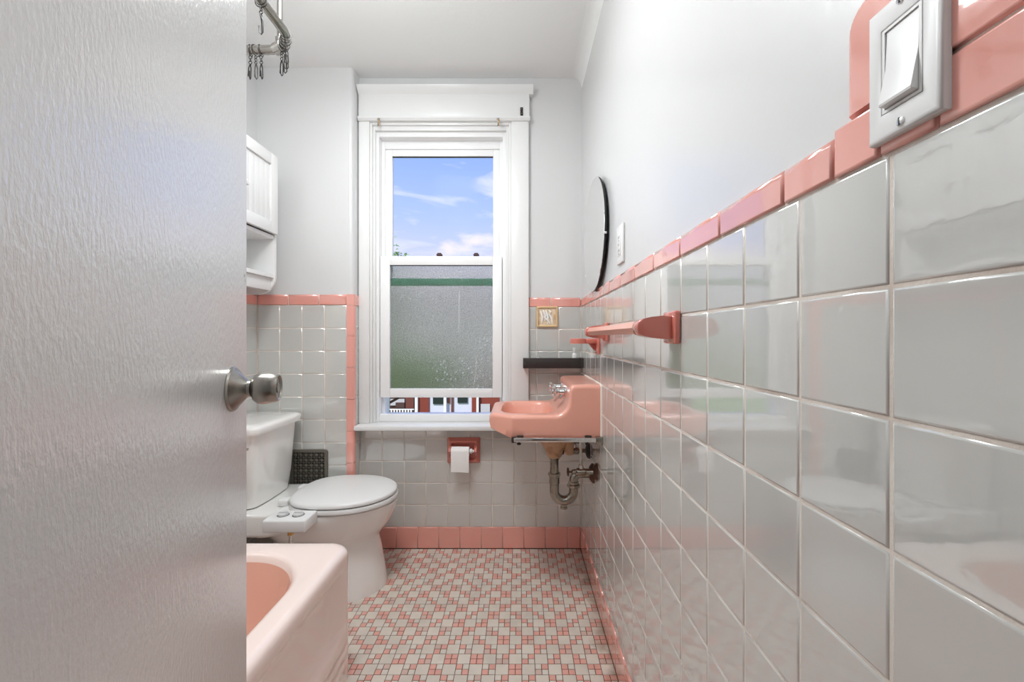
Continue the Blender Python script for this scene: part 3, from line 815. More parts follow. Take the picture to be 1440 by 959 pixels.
# ================================================================== SHOWER CURTAIN ROD
rise = 0.90
RX, RD, RZ = -326 / 424 * rise, rise * F_PX / 424, H + rise
rod = thing('shower_curtain_rod', 'chrome curtain rod hung from the ceiling above the pink bathtub', 'curtain rod', (RX, RD, RZ))
rc = 0.10
path = [(RX, 0.1, RZ), (RX, 0.6, RZ), (RX, RD - 0.06, RZ)]
ycr, xcr = RD - 0.04, RX - rc
path += [(xcr + rc * math.cos(a), ycr + rc * math.sin(a), RZ) for a in [PI / 2 * k / 10 for k in range(1, 11)]]
path += [(XL + 0.2, ycr + rc, RZ), (XL + 0.004, ycr + rc, RZ)]
bm = NB(); tube(bm, path, 0.0135, 16); obj('rail', bm, M['nickel'], rod, angle=1.2)
ca = math.radians(62); cp = Vector((xcr + rc * math.cos(ca), ycr + rc * math.sin(ca), RZ))
bm = NB(); tube(bm, [cp + Vector((0, 0, -0.004)), (cp.x, cp.y, ZC - 0.004)], 0.0075, 14); obj('ceiling_support', bm, M['nickel'], rod)
bm = NB(); lathe(bm, (cp.x, cp.y, ZC), (0, 0, -1), [(0.03, 0), (0.03, 0.006), (0.012, 0.016)], 24); obj('ceiling_flange', bm, M['nickel'], rod)
td = Vector((-math.sin(ca), math.cos(ca), 0))
bm = NB(); lathe(bm, cp - td * 0.022, td, [(0.0135, 0), (0.0175, 0.003), (0.0175, 0.041), (0.0135, 0.044)], 20); lathe(bm, cp, (0, 0, 1), [(0.012, -0.002), (0.012, 0.028), (0.008, 0.032)], 14); obj('support_clamp', bm, M['nickel'], rod)
bm = NB(); lathe(bm, (XL + 0.0005, ycr + rc, RZ), (1, 0, 0), [(0.032, 0), (0.032, 0.005), (0.016, 0.02)], 24); obj('wall_flange', bm, M['nickel'], rod)
# clips that once held the curtain
bm = NB(); torus(bm, (0, 0, -0.0015), (0, 1, 0), 0.0158, 0.0013, 20, 6)
hook = obj('curtain_clip', bm, M['black_metal'])
tag(hook, 'x', 'hook', 'curtain clips hanging from the chrome rod')
ORG[hook.name] = Vector((0, 0, 0))
bm = NB()
for k in range(3): torus(bm, (0, 0, -0.022 - 0.0085 * k), (0, 1, 0) if k % 2 else (1, 0, 0), 0.0045, 0.0012, 10, 5)
obj('chain', bm, M['black_metal'], hook)
bm = NB(); tube(bm, [(0.001, 0, -0.043), (0.0055, 0, -0.053), (0.0055, 0, -0.083), (0.001, 0, -0.090), (-0.004, 0, -0.085), (-0.005, 0, -0.067)], 0.0017, 6); tube(bm, [(0, 0, -0.043), (0.0, 0.004, -0.055), (0, 0.0055, -0.082)], 0.0017, 6)
obj('clip', bm, M['black_metal'], hook)
def on_rod(s):
    """s in metres along the rod from the far corner: negative towards the camera, positive towards the wall"""
    L = rc * PI / 2
    if s < -L / 2: return Vector((RX, ycr + (s + L / 2), RZ)), 0.0
    if s > L / 2: return Vector((xcr - (s - L / 2), ycr + rc, RZ)), PI / 2
    a = (s / L + 0.5) * PI / 2
    return Vector((xcr + rc * math.cos(a), ycr + rc * math.sin(a), RZ)), a
spots = [(-0.315, 0.2, 'curtain clip nearest the camera on the chrome rod, at the frame top'), (-0.285, -0.5, 'second curtain clip from the frame top on the straight rod'),
         (-0.265, 0.9, 'third curtain clip from the frame top on the straight rod'), (-0.165, 0.1, 'lone curtain clip hanging halfway to the rod corner'),
         (-0.045, 0.7, 'curtain clip furthest right in the bunch at the rod corner'), (-0.02, -0.5, 'second clip from the right in the bunch at the rod corner'),
         (-0.002, 0.3, 'third clip from the right in the bunch at the rod corner'), (0.018, 1.1, 'leftmost clip of the bunch at the rod corner'),
         (0.098, 0.2, 'right clip of the three left of the rod corner'), (0.114, -0.7, 'middle clip of the three left of the rod corner'), (0.13, 0.6, 'left clip of the three left of the rod corner')]
for k, (s, tw, lab) in enumerate(spots):
    h_ = hook if k == 0 else copy_tree(hook)
    p, a = on_rod(s); h_.location = p; h_.rotation_euler = (random.uniform(-.05, .05), random.uniform(-.05, .05), a + tw * 0.35); h_['label'] = lab

# ================================================================== WALL CABINET
cab = thing('wall_cabinet', 'white wall cabinet with panelled door and open shelf above the toilet', 'cabinet', (XL, 1.57, 1.25))
CXF, CY0, CY1, CZT, CZB = -1.10, 1.285, 1.846, 1.862, 1.245
def side_outline():
    return [(XL - 0.002, CZT), (CXF, CZT), (CXF, CZB + 0.075)] + arc(CXF - 0.075, CZB + 0.075, 0.075, 0, -PI / 2, 8)[1:] + [(XL - 0.002, CZB)]
for y0 in (CY0, CY1 - 0.015):
    bm = NB(); prism(bm, side_outline(), 'y', y0, y0 + 0.015, bev=0.0015); obj('side_panel', bm, M['trim'], cab)
bm = NB(); box(bm, XL - 0.002, CXF - 0.002, CY0 + 0.015, CY1 - 0.015, CZT - 0.018, CZT - 0.0005); obj('top', bm, M['trim'], cab)
bm = NB(); box(bm, XL - 0.002, CXF - 0.004, CY0 + 0.015, CY1 - 0.015, 1.492, 1.508); obj('shelf', bm, M['trim'], cab)
bm = NB(); box(bm, XL - 0.002, CXF - 0.003, CY0 + 0.015, CY1 - 0.015, 1.318, 1.334); obj('shelf', bm, M['trim'], cab)
bm = NB(); box(bm, XL - 0.002, XL + 0.006, CY0 + 0.015, CY1 - 0.015, 1.26, CZT - 0.018); obj('back_panel', bm, M['trim'], cab)
bm = NB(); box(bm, CXF - 0.03, CXF - 0.016, CY0 + 0.015, CY1 - 0.015, 1.262, 1.318, bev=0.001); obj('apron', bm, M['trim'], cab)
bm = NB(); tube(bm, [(CXF - 0.08, CY0 + 0.012, 1.278), (CXF - 0.08, CY1 - 0.012, 1.278)], 0.009, 12); obj('towel_rail', bm, M['trim'], cab)
ym = (CY0 + CY1) / 2
for (a, b2_, kn) in ((CY0 + 0.003, ym - 0.001, ym - 0.03), (ym + 0.001, CY1 - 0.0165, None)):
    bm = NB()
    dz0, dz1, st = 1.512, CZT - 0.004, 0.048
    for bb in ((a, a + st, dz0, dz1), (b2_ - st, b2_, dz0, dz1), (a + st, b2_ - st, dz0, dz0 + st), (a + st, b2_ - st, dz1 - st, dz1)):
        box(bm, CXF - 0.001, CXF + 0.016, bb[0], bb[1], bb[2], bb[3], bev=0.001)
    dr = obj('door', bm, M['trim'], cab)
    pw = (b2_ - a - 2 * st) / 5
    bm = NB()
    for k in range(5): box(bm, CXF - 0.001, CXF + 0.008, a + st + pw * k, a + st + pw * (k + 1), dz0 + st, dz1 - st, bev=0.0015)
    obj('beadboard_panel', bm, M['trim'], dr)
    ky = ym + 0.03 if kn is None else kn
    bm = NB(); lathe(bm, (CXF + 0.016, ky, 1.66), (1, 0, 0), [(0.005, 0), (0.005, 0.008), (0.012, 0.012), (0.013, 0.018), (0.009, 0.023), (0, 0.0245)], 18); obj('knob', bm, M['plastic'], dr)

# ================================================================== TOILET
TY = 1.752
toilet = thing('toilet', 'white porcelain toilet with closed lid in the far left corner', 'toilet', (-0.82, TY, 0))
NE = 72
def egg(xr, xf, hw, z, cxf=0.5, p=2.3, flat=0.0):
    """egg outline from rear xr to front xf"""
    cx = xr + (xf - xr) * cxf
    pts = []
    for k in range(NE):
        a = 2 * PI * k / NE; c, s = math.cos(a), math.sin(a)
        rx = (xf - cx) if c > 0 else (cx - xr)
        pp = 2.0 if c > 0 else p
        x = cx + rx * math.copysign(abs(c) ** (2 / pp), c)
        y = hw * math.copysign(abs(s) ** (2 / (pp if c < 0 else 2.0)), s)
        pts.append(Vector((x, TY + y, z)))
    return pts
bm = NB()
loft(bm, [egg(-1.03, -0.572, 0.160, 0.0), egg(-1.03, -0.573, 0.159, 0.012), egg(-1.03, -0.585, 0.140, 0.09), egg(-1.03, -0.597, 0.128, 0.16), egg(-1.04, -0.606, 0.122, 0.205),
          egg(-1.05, -0.604, 0.128, 0.216), egg(-1.06, -0.584, 0.148, 0.240), egg(-1.08, -0.560, 0.166, 0.272), egg(-1.09, -0.541, 0.177, 0.31), egg(-1.09, -0.531, 0.182, 0.335),
          egg(-1.09, -0.5285, 0.184, 0.350), egg(-1.09, -0.529, 0.183, 0.358), egg(-1.085, -0.535, 0.178, 0.3605)])
obj('bowl', bm, M['porcelain'], toilet, angle=0.9)
bm = NB(); prism(bm, [(XL + 0.012, TY - 0.17), (-1.0, TY - 0.17), (-0.88, TY - 0.15), (-0.88, TY + 0.15), (-1.0, TY + 0.17), (XL + 0.012, TY + 0.17)], 'z', 0.275, 0.3624, bev=0.012, seg=4)
obj('rear_deck', bm, M['porcelain'], toilet)
# tank: tapers towards its foot, front slightly bowed
def tank_ring(z, xf, y0, y1, r=0.03, bow=0.010):
    pts = []
    x0 = XL + 0.012
    xs = [(x0, y0)]
    n = 14
    out = []
    for (cx, cy, a0) in ((xf - r, y0 + r, -PI / 2), (xf - r, y1 - r, 0.0)):
        for k in range(7):
            a = a0 + PI / 2 * k / 6; out.append([cx + r * math.cos(a), cy + r * math.sin(a)])
        if a0 < 0:
            for k in range(1, 8): out.append([xf, y0 + r + (y1 - y0 - 2 * r) * k / 8])
    for q in out:
        if q[0] > xf - r * 0.5:
            f = (q[1] - (y0 + y1) / 2) / ((y1 - y0) / 2); q[0] += bow * (1 - f * f) * (q[0] - xf + r) / r
    return [Vector((x0, y0, z))] + [Vector((a, b_, z)) for a, b_ in out] + [Vector((x0, y1, z))]
bm = NB()
loft(bm, [tank_ring(0.3625, -1.072, 1.632, 1.882), tank_ring(0.368, -1.064, 1.624, 1.890), tank_ring(0.45, -1.054, 1.612, 1.900), tank_ring(0.668, -1.040, 1.594, 1.910)])
tank = obj('tank', bm, M['porcelain'], toilet, angle=0.7)
bm = NB()
loft(bm, [tank_ring(0.6685, -1.036, 1.590, 1.914), tank_ring(0.670, -1.024, 1.580, 1.922), tank_ring(0.690, -1.020, 1.576, 1.926), tank_ring(0.699, -1.024, 1.580, 1.923), tank_ring(0.705, -1.036, 1.592, 1.912), tank_ring(0.707, -1.06, 1.62, 1.89)])
obj('tank_lid', bm, M['porcelain'], toilet, angle=0.9)
bm = NB(); lathe(bm, (-1.10, 1.5935, 0.625), (0, -1, 0), [(0.012, 0), (0.012, 0.008), (0.006, 0.012), (0.005, 0.02)], 16); tube(bm, [(-1.10, 1.577, 0.625), (-1.05, 1.575, 0.62)], 0.0055, 10)
obj('flush_lever', bm, M['chrome'], toilet)
# seat and lid
def ring_pair(bm, outer, inner):
    pass
bm = NB()
so0, so1, so2 = egg(-0.945, -0.528, 0.184, 0.3665, 0.48, 2.8), egg(-0.947, -0.526, 0.186, 0.373, 0.48, 2.8), egg(-0.943, -0.530, 0.182, 0.383, 0.48, 2.8)
si1, si0 = egg(-0.87, -0.60, 0.115, 0.381, 0.48, 2.3), egg(-0.87, -0.60, 0.115, 0.3665, 0.48, 2.3)
vr = [[bm.verts.new(p) for p in r] for r in (so0, so1, so2, si1, si0)]
for a, c in zip(vr, vr[1:] + vr[:1]): ring_faces(bm, a, c)
obj('seat', bm, M['plastic'], toilet, angle=0.9)
bm = NB()
def lid_ring(ins, z, tilt=0.006):
    r = egg(-0.945 + ins, -0.533 - ins, 0.181 - ins * 0.9, z, 0.48, 2.8)
    for p in r: p.z += tilt * (-(p.x + 0.945)) / 0.41 * -1 * 0 
    return r
loft(bm, [lid_ring(0.006, 0.3862), lid_ring(0.0, 0.389), lid_ring(-0.001, 0.398), lid_ring(0.004, 0.4035), lid_ring(0.015, 0.4065), lid_ring(0.06, 0.411), lid_ring(0.12, 0.4135), lid_ring(0.17, 0.414)])
obj('lid', bm, M['plastic'], toilet, angle=0.9)
for dy in (-0.075, 0.075):
    bm = NB(); box(bm, -0.985, -0.942, TY + dy - 0.022, TY + dy + 0.022, 0.362, 0.392, bev=0.008, seg=3); obj('hinge_cap', bm, M['plastic'], toilet)
# water supply under the tank
bm = NB(); tube(bm, [(-1.16, 1.60, 0.10), (-1.15, 1.585, 0.2), (-1.13, 1.60, 0.30), (-1.13, 1.66, 0.372)], 0.006, 10); obj('supply_hose', bm, M['chrome'], toilet)

# ---- bidet control box at the near side of the bowl
bid = thing('bidet_attachment', 'white bidet control box with two dials clipped beside the toilet seat', 'bidet', (-0.845, 1.53, 0.345))
BX0, BX1, BY0, BY1, BZ0, BZ1 = -0.935, -0.778, 1.478, 1.572, 0.343, 0.388
bm = NB(); box(bm, BX0, BX1, BY0, BY1, BZ0, BZ1, bev=0.006, seg=3)
box(bm, -0.955, -0.865, 1.560, 1.72, 0.3625, 0.3665, bev=0.001)
obj('control_box', bm, M['plastic'], bid)
M['dial'] = mat('pale_grey_dial', srgb(206, 207, 206), 0.3)
for xk in (-0.885, -0.828):
    bm = NB(); lathe(bm, (xk, 1.527, BZ1 - 0.0002), (0, 0, 1), [(0.021, 0), (0.021, 0.0008), (0.0195, 0.0008)], 28); o = obj('dial_well', bm, M['slot'], bid); 
    bm = NB(); lathe(bm, (xk, 1.527, BZ1), (0, 0, 1), [(0.0185, 0), (0.0185, 0.007), (0.0165, 0.0085), (0, 0.0085)], 28); k_ = obj('dial', bm, M['dial'], bid)
    bm = NB(); box(bm, xk - 0.015, xk + 0.015, 1.523, 1.531, BZ1 + 0.007, BZ1 + 0.013, bev=0.002); obj('grip', bm, M['dial'], k_)
bm = NB(); lathe(bm, (-0.862, 1.535, BZ0 + 0.001), (0, 0, -1), [(0.011, 0), (0.011, 0.010), (0.008, 0.011), (0.008, 0.02), (0.0105, 0.021), (0.0105, 0.034), (0.006, 0.036)], 8); o = obj('brass_fitting', bm, M['brass'], bid); o['label'] = 'brass hose fitting'
bm = NB(); tube(bm, [(-0.862, 1.535, BZ0 - 0.034), (-0.865, 1.538, 0.26), (-0.92, 1.56, 0.17), (-1.05, 1.58, 0.11), (-1.16, 1.598, 0.10)], 0.006, 10); obj('hose', bm, M['chrome'], bid)
bm = NB(); lathe(bm, (XL + 0.0005, 1.60, 0.10), (1, 0, 0), [(0.022, 0), (0.022, 0.004), (0.008, 0.01), (0.008, 0.07), (0.013, 0.072), (0.013, 0.10), (0.009, 0.105)], 16); obj('stop_valve', bm, M['chrome'], toilet)

# ---- wall register behind the toilet
RG = (-1.095, -0.918, 0.318, 0.517)
reg = thing('wall_register', 'black metal vent grille with floral lattice on tiles behind toilet', 'vent', ((RG[0] + RG[1]) / 2, D1, RG[2]))
bm = NB(); ro = rrect((RG[0] + RG[1]) / 2, (RG[2] + RG[3]) / 2, (RG[1] - RG[0]) / 2, (RG[3] - RG[2]) / 2, 0.014, 0, 48)
ri = rrect((RG[0] + RG[1]) / 2, (RG[2] + RG[3]) / 2, (RG[1] - RG[0]) / 2 - 0.013, (RG[3] - RG[2]) / 2 - 0.013, 0.006, 0, 48)
yb, yf = D1 - 0.0005, D1 - 0.011
def yz(r, y): return [Vector((p.x, y, p.y)) for p in r]
vr = [[bm.verts.new(p) for p in q] for q in (yz(ro, yb), yz(ro, yf + 0.003), yz([Vector((p.x * 0.985 + (RG[0] + RG[1]) / 2 * 0.015, p.y * 0.985 + (RG[2] + RG[3]) / 2 * 0.015, 0)) for p in ro], yf), yz(ri, yf), yz(ri, yb))]
for a, c in zip(vr, vr[1:]): ring_faces(bm, a, c)
obj('frame', bm, M['grille_frame'], reg)
bm = NB(); box(bm, RG[0] + 0.010, RG[1] - 0.010, D1 - 0.0015, D1 - 0.0003, RG[2] + 0.010, RG[3] - 0.010); obj('duct_opening', bm, M['hollow'], reg, smooth=False)
bm = NB()
nxg, nzg = 6, 7
sx = (RG[1] - RG[0] - 0.026) / nxg; sz = (RG[3] - RG[2] - 0.026) / nzg
for i in range(nxg + 1):
    x = RG[0] + 0.013 + sx * i; box(bm, x - 0.0008, x + 0.0008, yf + 0.002, yf + 0.006, RG[2] + 0.012, RG[3] - 0.012)
for j in range(nzg + 1):
    z = RG[2] + 0.013 + sz * j; box(bm, RG[0] + 0.012, RG[1] - 0.012, yf + 0.002, yf + 0.006, z - 0.0008, z + 0.0008)
for i in range(nxg):
    for j in range(nzg):
        cx, cz = RG[0] + 0.013 + sx * (i + 0.5), RG[2] + 0.013 + sz * (j + 0.5)
        n = 8; ptsf = []
        for k in range(2 * n):
            r = (0.0112 if k % 2 == 0 else 0.0048); a = PI * k / n
            ptsf.append((cx + r * math.cos(a), cz + r * math.sin(a)))
        prism(bm, ptsf, 'y', yf + 0.001, yf + 0.005)
obj('lattice', bm, M['grille_frame'], reg, smooth=False)['kind'] = 'stuff'

# ================================================================== SINK
S_Y0, S_Y1 = 1.525, 1.912
sink = thing('sink', 'salmon pink wall-hung sink with chrome taps and exposed trap', 'sink', (XR, (S_Y0 + S_Y1) / 2, 0.67))
ZR, ZL = 0.760, 0.874                 # rim and ledge heights
XT = -0.118                           # front tip
SX1 = XR - 0.0012
profile = [(SX1, ZL - 0.001), (0.295, ZL), (0.27, ZL + 0.001), (0.24, ZL + 0.001), (0.215, ZL)]
profile += [(0.205 + 0.018 * math.cos(a) - 0.0, ZL - 0.018 + 0.018 * math.sin(a)) for a in [PI / 2 + PI / 2 * k / 6 for k in range(1, 7)]]
xl_ = profile[-1][0]
profile += [(xl_ - 0.001, ZL - 0.035), (xl_ - 0.002, ZR + 0.066)]
profile += [(xl_ - 0.002 - 0.060 + 0.060 * math.cos(a), ZR + 0.060 - 0.060 * math.sin(a)) for a in [PI / 2 * k / 9 for k in range(1, 10)]]
xa = profile[-1][0]
ns_ = 46
profile += [(xa + (XT + 0.018 - xa) * k / ns_, ZR) for k in range(1, ns_ + 1)]
profile += [(XT + 0.018 - 0.018 * math.sin(a), ZR - 0.018 + 0.018 * math.cos(a)) for a in [PI / 2 * k / 6 for k in range(1, 7)]]
NV = 64
def cham(x):
    """chamfered front corners in plan"""
    if x > -0.030: return 0.0
    return min(0.058, (-0.030 - x) * 0.66)
vs_ = []
for k in range(NV + 1):
    t = k / NV
    vs_.append(0.5 - 0.5 * math.cos(PI * t) if True else t)
RE = 0.016
bwx0, bwx1, bwy0, bwy1 = XT + 0.040, xa + 0.022, S_Y0 + 0.042, S_Y1 - 0.042
bwcx, bwcy = (bwx0 + bwx1) / 2, (bwy0 + bwy1) / 2
bm = NB()
grid = []
for (x, z) in profile:
    y0, y1 = S_Y0 + cham(x), S_Y1 - cham(x)
    row = []
    for t in vs_:
        y = y0 + (y1 - y0) * t
        e_ = min(y - y0, y1 - y)
        zz, xx = z, x
        if e_ < RE:
            q = 1 - e_ / RE; dr = RE * (1 - math.sqrt(max(0, 1 - q * q)))
            zz -= dr
            if xl_ - 0.003 < x + 1e-6 and x < 0.2: xx = x
            if x < xl_ + 0.03 and x > xa: xx = x + dr * 0.6
        if z <= ZR + 1e-6:
            rx = abs(x - bwcx) / ((bwx1 - bwx0) / 2); ry = abs(y - bwcy) / ((bwy1 - bwy0) / 2)
            r = (rx ** 3.6 + ry ** 3.6) ** (1 / 3.6)
            if r < 1:
                s = min(1.0, (1 - r) / 0.42); s = s * s * (3 - 2 * s)
                ed = min(1.0, (1 - r) / 0.10)
                zz -= 0.016 * (1 - math.sqrt(max(0, 1 - ed * ed))) if ed < 1 else 0.016
                zz -= 0.105 * s + 0.01 * (1 - r)
        row.append(bm.verts.new((xx, y, zz)))
    grid.append(row)
for i in range(len(grid) - 1):
    for k in range(NV):
        bm.faces.new((grid[i][k], grid[i][k + 1], grid[i + 1][k + 1], grid[i + 1][k]))
# skirt: near side, front, far side, then the underside
def zbot(x): return 0.673 + (0.026 * min(1, (-0.03 - x) / 0.088) if x < -0.03 else 0)
edge_loop = [g[0] for g in grid] + grid[-1][1:-1] + [g[-1] for g in reversed(grid)]
rows_ = [edge_loop]
for f in (0.5, 0.93, 1.0):
    rr = []
    for v in edge_loop:
        zb = zbot(v.co.x); ins = 0.0 if f < 0.96 else 0.004
        inw = Vector((0.1 - v.co.x, bwcy - v.co.y, 0)).normalized() * ins
        rr.append(bm.verts.new((v.co.x + (0.006 * f if v.co.x < -0.1 else 0) + inw.x * (0 if v.co.x > 0.28 else 1), v.co.y + inw.y, v.co.z + (zb - v.co.z) * f)))
    rows_.append(rr)
for a, c in zip(rows_, rows_[1:]):
    for k in range(len(a) - 1): bm.faces.new((a[k], a[k + 1], c[k + 1], c[k]))
bm.faces.new(rows_[-1])
bm.faces.new([r[0] for r in rows_] + [r[-1] for r in reversed(rows_)] + list(reversed(grid[0][1:-1])))
basin_o = obj('basin', bm, M['pink_ceramic'], sink, angle=0.75)
# caulk where ledge meets the wall
M['caulk'] = mat('white_caulk', srgb(236, 228, 218), 0.6)
bm = NB(); tube(bm, [(XR - 0.001, S_Y0 - 0.001, 0.675), (XR - 0.001, S_Y0 - 0.001, ZL - 0.006), (XR - 0.001, S_Y0 + 0.012, ZL + 0.001), (XR - 0.001, S_Y1 - 0.01, ZL + 0.001)], 0.0035, 8); obj('caulk', bm, M['caulk'], sink)
# unglazed underside of the bowl
SY = 1.70
dxp = at(779.5, 640, SY).x
bm = NB(); lathe(bm, (dxp, SY, 0.680), (0, 0, -1), [(0.125, 0), (0.118, 0.020), (0.085, 0.040), (0.062, 0.060), (0.047, 0.080), (0.036, 0.100), (0.031, 0.118), (0.026, 0.126)], 28); obj('bowl_underside', bm, M['tan'], sink)
bm = NB(); box(bm, dxp + 0.04, dxp + 0.075, SY - 0.05, SY + 0.05, 0.572, 0.68, bev=0.012, seg=3); obj('overflow_channel', bm, M['tan'], sink)
# faucets: two chrome taps on the front of the ledge
def tap(y):
    zc = 0.834; x0 = xl_ - 0.0015
    bm = NB(); lathe(bm, (x0, y, zc), (-1, 0, 0), [(0.020, 0), (0.020, 0.006), (0.015, 0.009), (0.013, 0.026), (0.016, 0.028), (0.016, 0.036), (0.010, 0.040)], 20)
    t_ = obj('tap', bm, M['chrome'], sink)
    bm = NB()
    lathe(bm, (x0 - 0.038, y, zc), (-1, 0, 0), [(0.011, 0), (0.013, 0.004), (0.013, 0.016), (0.009, 0.020), (0.0, 0.021)], 16)
    for k in range(4):
        a = PI / 4 + PI / 2 * k
        lathe(bm, (x0 - 0.048, y + 0.009 * math.cos(a), zc + 0.009 * math.sin(a)), (0, math.cos(a), math.sin(a)), [(0.0055, 0), (0.0065, 0.006), (0.0065, 0.013), (0.004, 0.016)], 10)
    obj('cross_handle', bm, M['chrome'], t_)
    bm = NB(); tube(bm, [(x0 - 0.012, y, zc - 0.010), (x0 - 0.018, y, zc - 0.020), (x0 - 0.026, y, zc - 0.028)], [0.009, 0.008, 0.007], 12); obj('spout', bm, M['chrome'], t_)
tap(1.645); tap(1.795)
# towel rail along the near side
ry_ = 1.512
xa_, xb_ = at(720, 618, ry_).x, XR - 0.001
zr_ = at(720, 618.2, ry_).z
bm = NB(); box(bm, xa_ + 0.006, xb_ - 0.012, ry_ - 0.009, ry_ + 0.004, zr_ - 0.0085, zr_ + 0.0085, bev=0.003); tr = obj('towel_rail', bm, M['chrome'], sink)
bm = NB(); box(bm, xa_ - 0.002, xa_ + 0.016, ry_ - 0.008, ry_ + 0.008, zr_ - 0.011, zr_ + 0.010, bev=0.003); obj('rail_end', bm, M['dark_iron'], tr)
bm = NB(); box(bm, xb_ - 0.024, xb_, ry_ - 0.011, ry_ + 0.010, zr_ - 0.013, zr_ + 0.012, bev=0.003); obj('rail_end', bm, M['pipe'], tr)
for xx in (xa_ + 0.03, xb_ - 0.05):
    bm = NB(); box(bm, xx - 0.012, xx + 0.012, ry_ - 0.002, ry_ + 0.022, zr_ + 0.006, zr_ + 0.013, bev=0.002); lathe(bm, (xx - 0.004, ry_ + 0.004, zr_ - 0.008), (0, 0, -1), [(0.004, 0), (0.004, 0.005), (0.008, 0.006), (0.008, 0.011), (0.003, 0.013)], 10)
    obj('rail_clamp', bm, M['dark_iron'], tr)
# trap
def P(px, py, d=SY): return at(px, py, d)
q = 1 / F_PX * SY
bm = NB(); lathe(bm, P(779.5, 641.5), (0, 0, -1), [(0.021, 0), (0.021, 0.010), (0.018, 0.012), (0.018, 0.10)], 20); obj('tailpiece', bm, M['pipe'], sink)
zt0 = P(779.5, 672).z; xu1 = P(806.5, 0).x; xu0 = dxp
rU = (xu1 - xu0) / 2; zu = P(0, 690).z
pts = [(xu0, SY, zt0)] + [(xu0 + rU - rU * math.cos(a), SY, zu - rU * math.sin(a)) for a in [PI * k / 14 for k in range(15)]] + [(xu1, SY, P(0, 684).z)]
bm = NB(); tube(bm, pts, 0.0195, 18); trap = obj('trap_bend', bm, M['pipe'], sink, angle=1.2)
bm = NB(); lathe(bm, (xu0, SY, P(0, 664).z), (0, 0, -1), [(0.019, 0), (0.026, 0.002), (0.026, 0.012), (0.022, 0.014), (0.022, 0.02), (0.0195, 0.022)], 8)
lathe(bm, (xu0, SY, P(0, 670).z), (0, 0, -1), [(0.0195, 0), (0.0215, 0.002), (0.0215, 0.028), (0.0195, 0.03)], 18); obj('slip_nut', bm, M['pipe'], trap, angle=0.4)
bm = NB(); lathe(bm, (xu1, SY, P(0, 676).z), (0, 0, -1), [(0.019, 0), (0.022, 0.002), (0.022, 0.012), (0.027, 0.014), (0.027, 0.024), (0.0195, 0.028)], 8); obj('slip_nut', bm, M['pipe'], trap, angle=0.4)
bm = NB(); lathe(bm, (xu0 + rU, SY, zu - rU - 0.014), (0, 0, -1), [(0.012, 0), (0.012, 0.012), (0.016, 0.013), (0.016, 0.02), (0.005, 0.022)], 6); obj('cleanout_plug', bm, M['pipe'], trap, angle=0.4)
zw = P(0, 665.5).z
bm = NB(); tube(bm, [(xu1, SY, P(0, 678).z), (xu1, SY, zw - 0.03)] + [(xu1 + 0.03 - 0.03 * math.cos(a), SY, zw - 0.03 + 0.03 * math.sin(a)) for a in [PI / 2 * k / 8 for k in range(1, 9)]] + [(XR + 0.002, SY, zw)], 0.0185, 16); obj('trap_arm', bm, M['pipe'], sink, angle=1.2)
bm = NB(); lathe(bm, (XR + 0.0005, SY, zw), (-1, 0, 0), [(0.040, 0), (0.040, 0.004), (0.030, 0.014), (0.020, 0.018)], 24); o = obj('wall_flange', bm, M['rust'], sink); o['label'] = 'rusty wall flange'
# supply valves, tubes and the hanger iron
def valve(y, zc, m):
    bm = NB(); lathe(bm, (XR + 0.0005, y, zc), (-1, 0, 0), [(0.034, 0), (0.034, 0.004), (0.026, 0.012), (0.014, 0.016)], 22); fl = obj('wall_flange', bm, m, sink)
    bm = NB(); lathe(bm, (XR, y, zc), (-1, 0, 0), [(0.010, 0.01), (0.010, 0.045), (0.015, 0.048), (0.015, 0.080), (0.010, 0.084), (0.010, 0.098), (0.007, 0.10)], 14); va = obj('supply_valve', bm, M['pipe'], sink)
    bm = NB(); lathe(bm, (XR - 0.1, y, zc), (-1, 0, 0), [(0.004, 0), (0.004, 0.010), (0.016, 0.012), (0.016, 0.018), (0.004, 0.02)], 10); obj('valve_handle', bm, M['rust'], va)
    bm = NB(); tube(bm, [(XR - 0.064, y, zc), (XR - 0.064, y, zc + 0.05), (XR - 0.066, y, 0.69)], 0.0055, 12); lathe(bm, (XR - 0.064, y, zc + 0.014), (0, 0, 1), [(0.009, 0), (0.009, 0.014), (0.006, 0.016)], 8); obj('supply_tube', bm, M['chrome'], sink)
valve(1.615, 0.520, M['rust'])
valve(1.80, 0.552, M['dark_iron'])
bm = NB(); box(bm, P(801, 0, 1.72).x, P(815, 0, 1.72).x, 1.69, 1.75, 0.612, 0.674, bev=0.004); lathe(bm, (P(808, 0, 1.72).x, 1.689, 0.648), (0, -1, 0), [(0.013, 0), (0.010, 0.008), (0.004, 0.010)], 12)
tube(bm, [(P(800, 0).x, 1.69, 0.625), (P(798, 0).x, 1.685, 0.598)], 0.003, 6)
obj('hanger_bracket', bm, M['dark_iron'], sink)

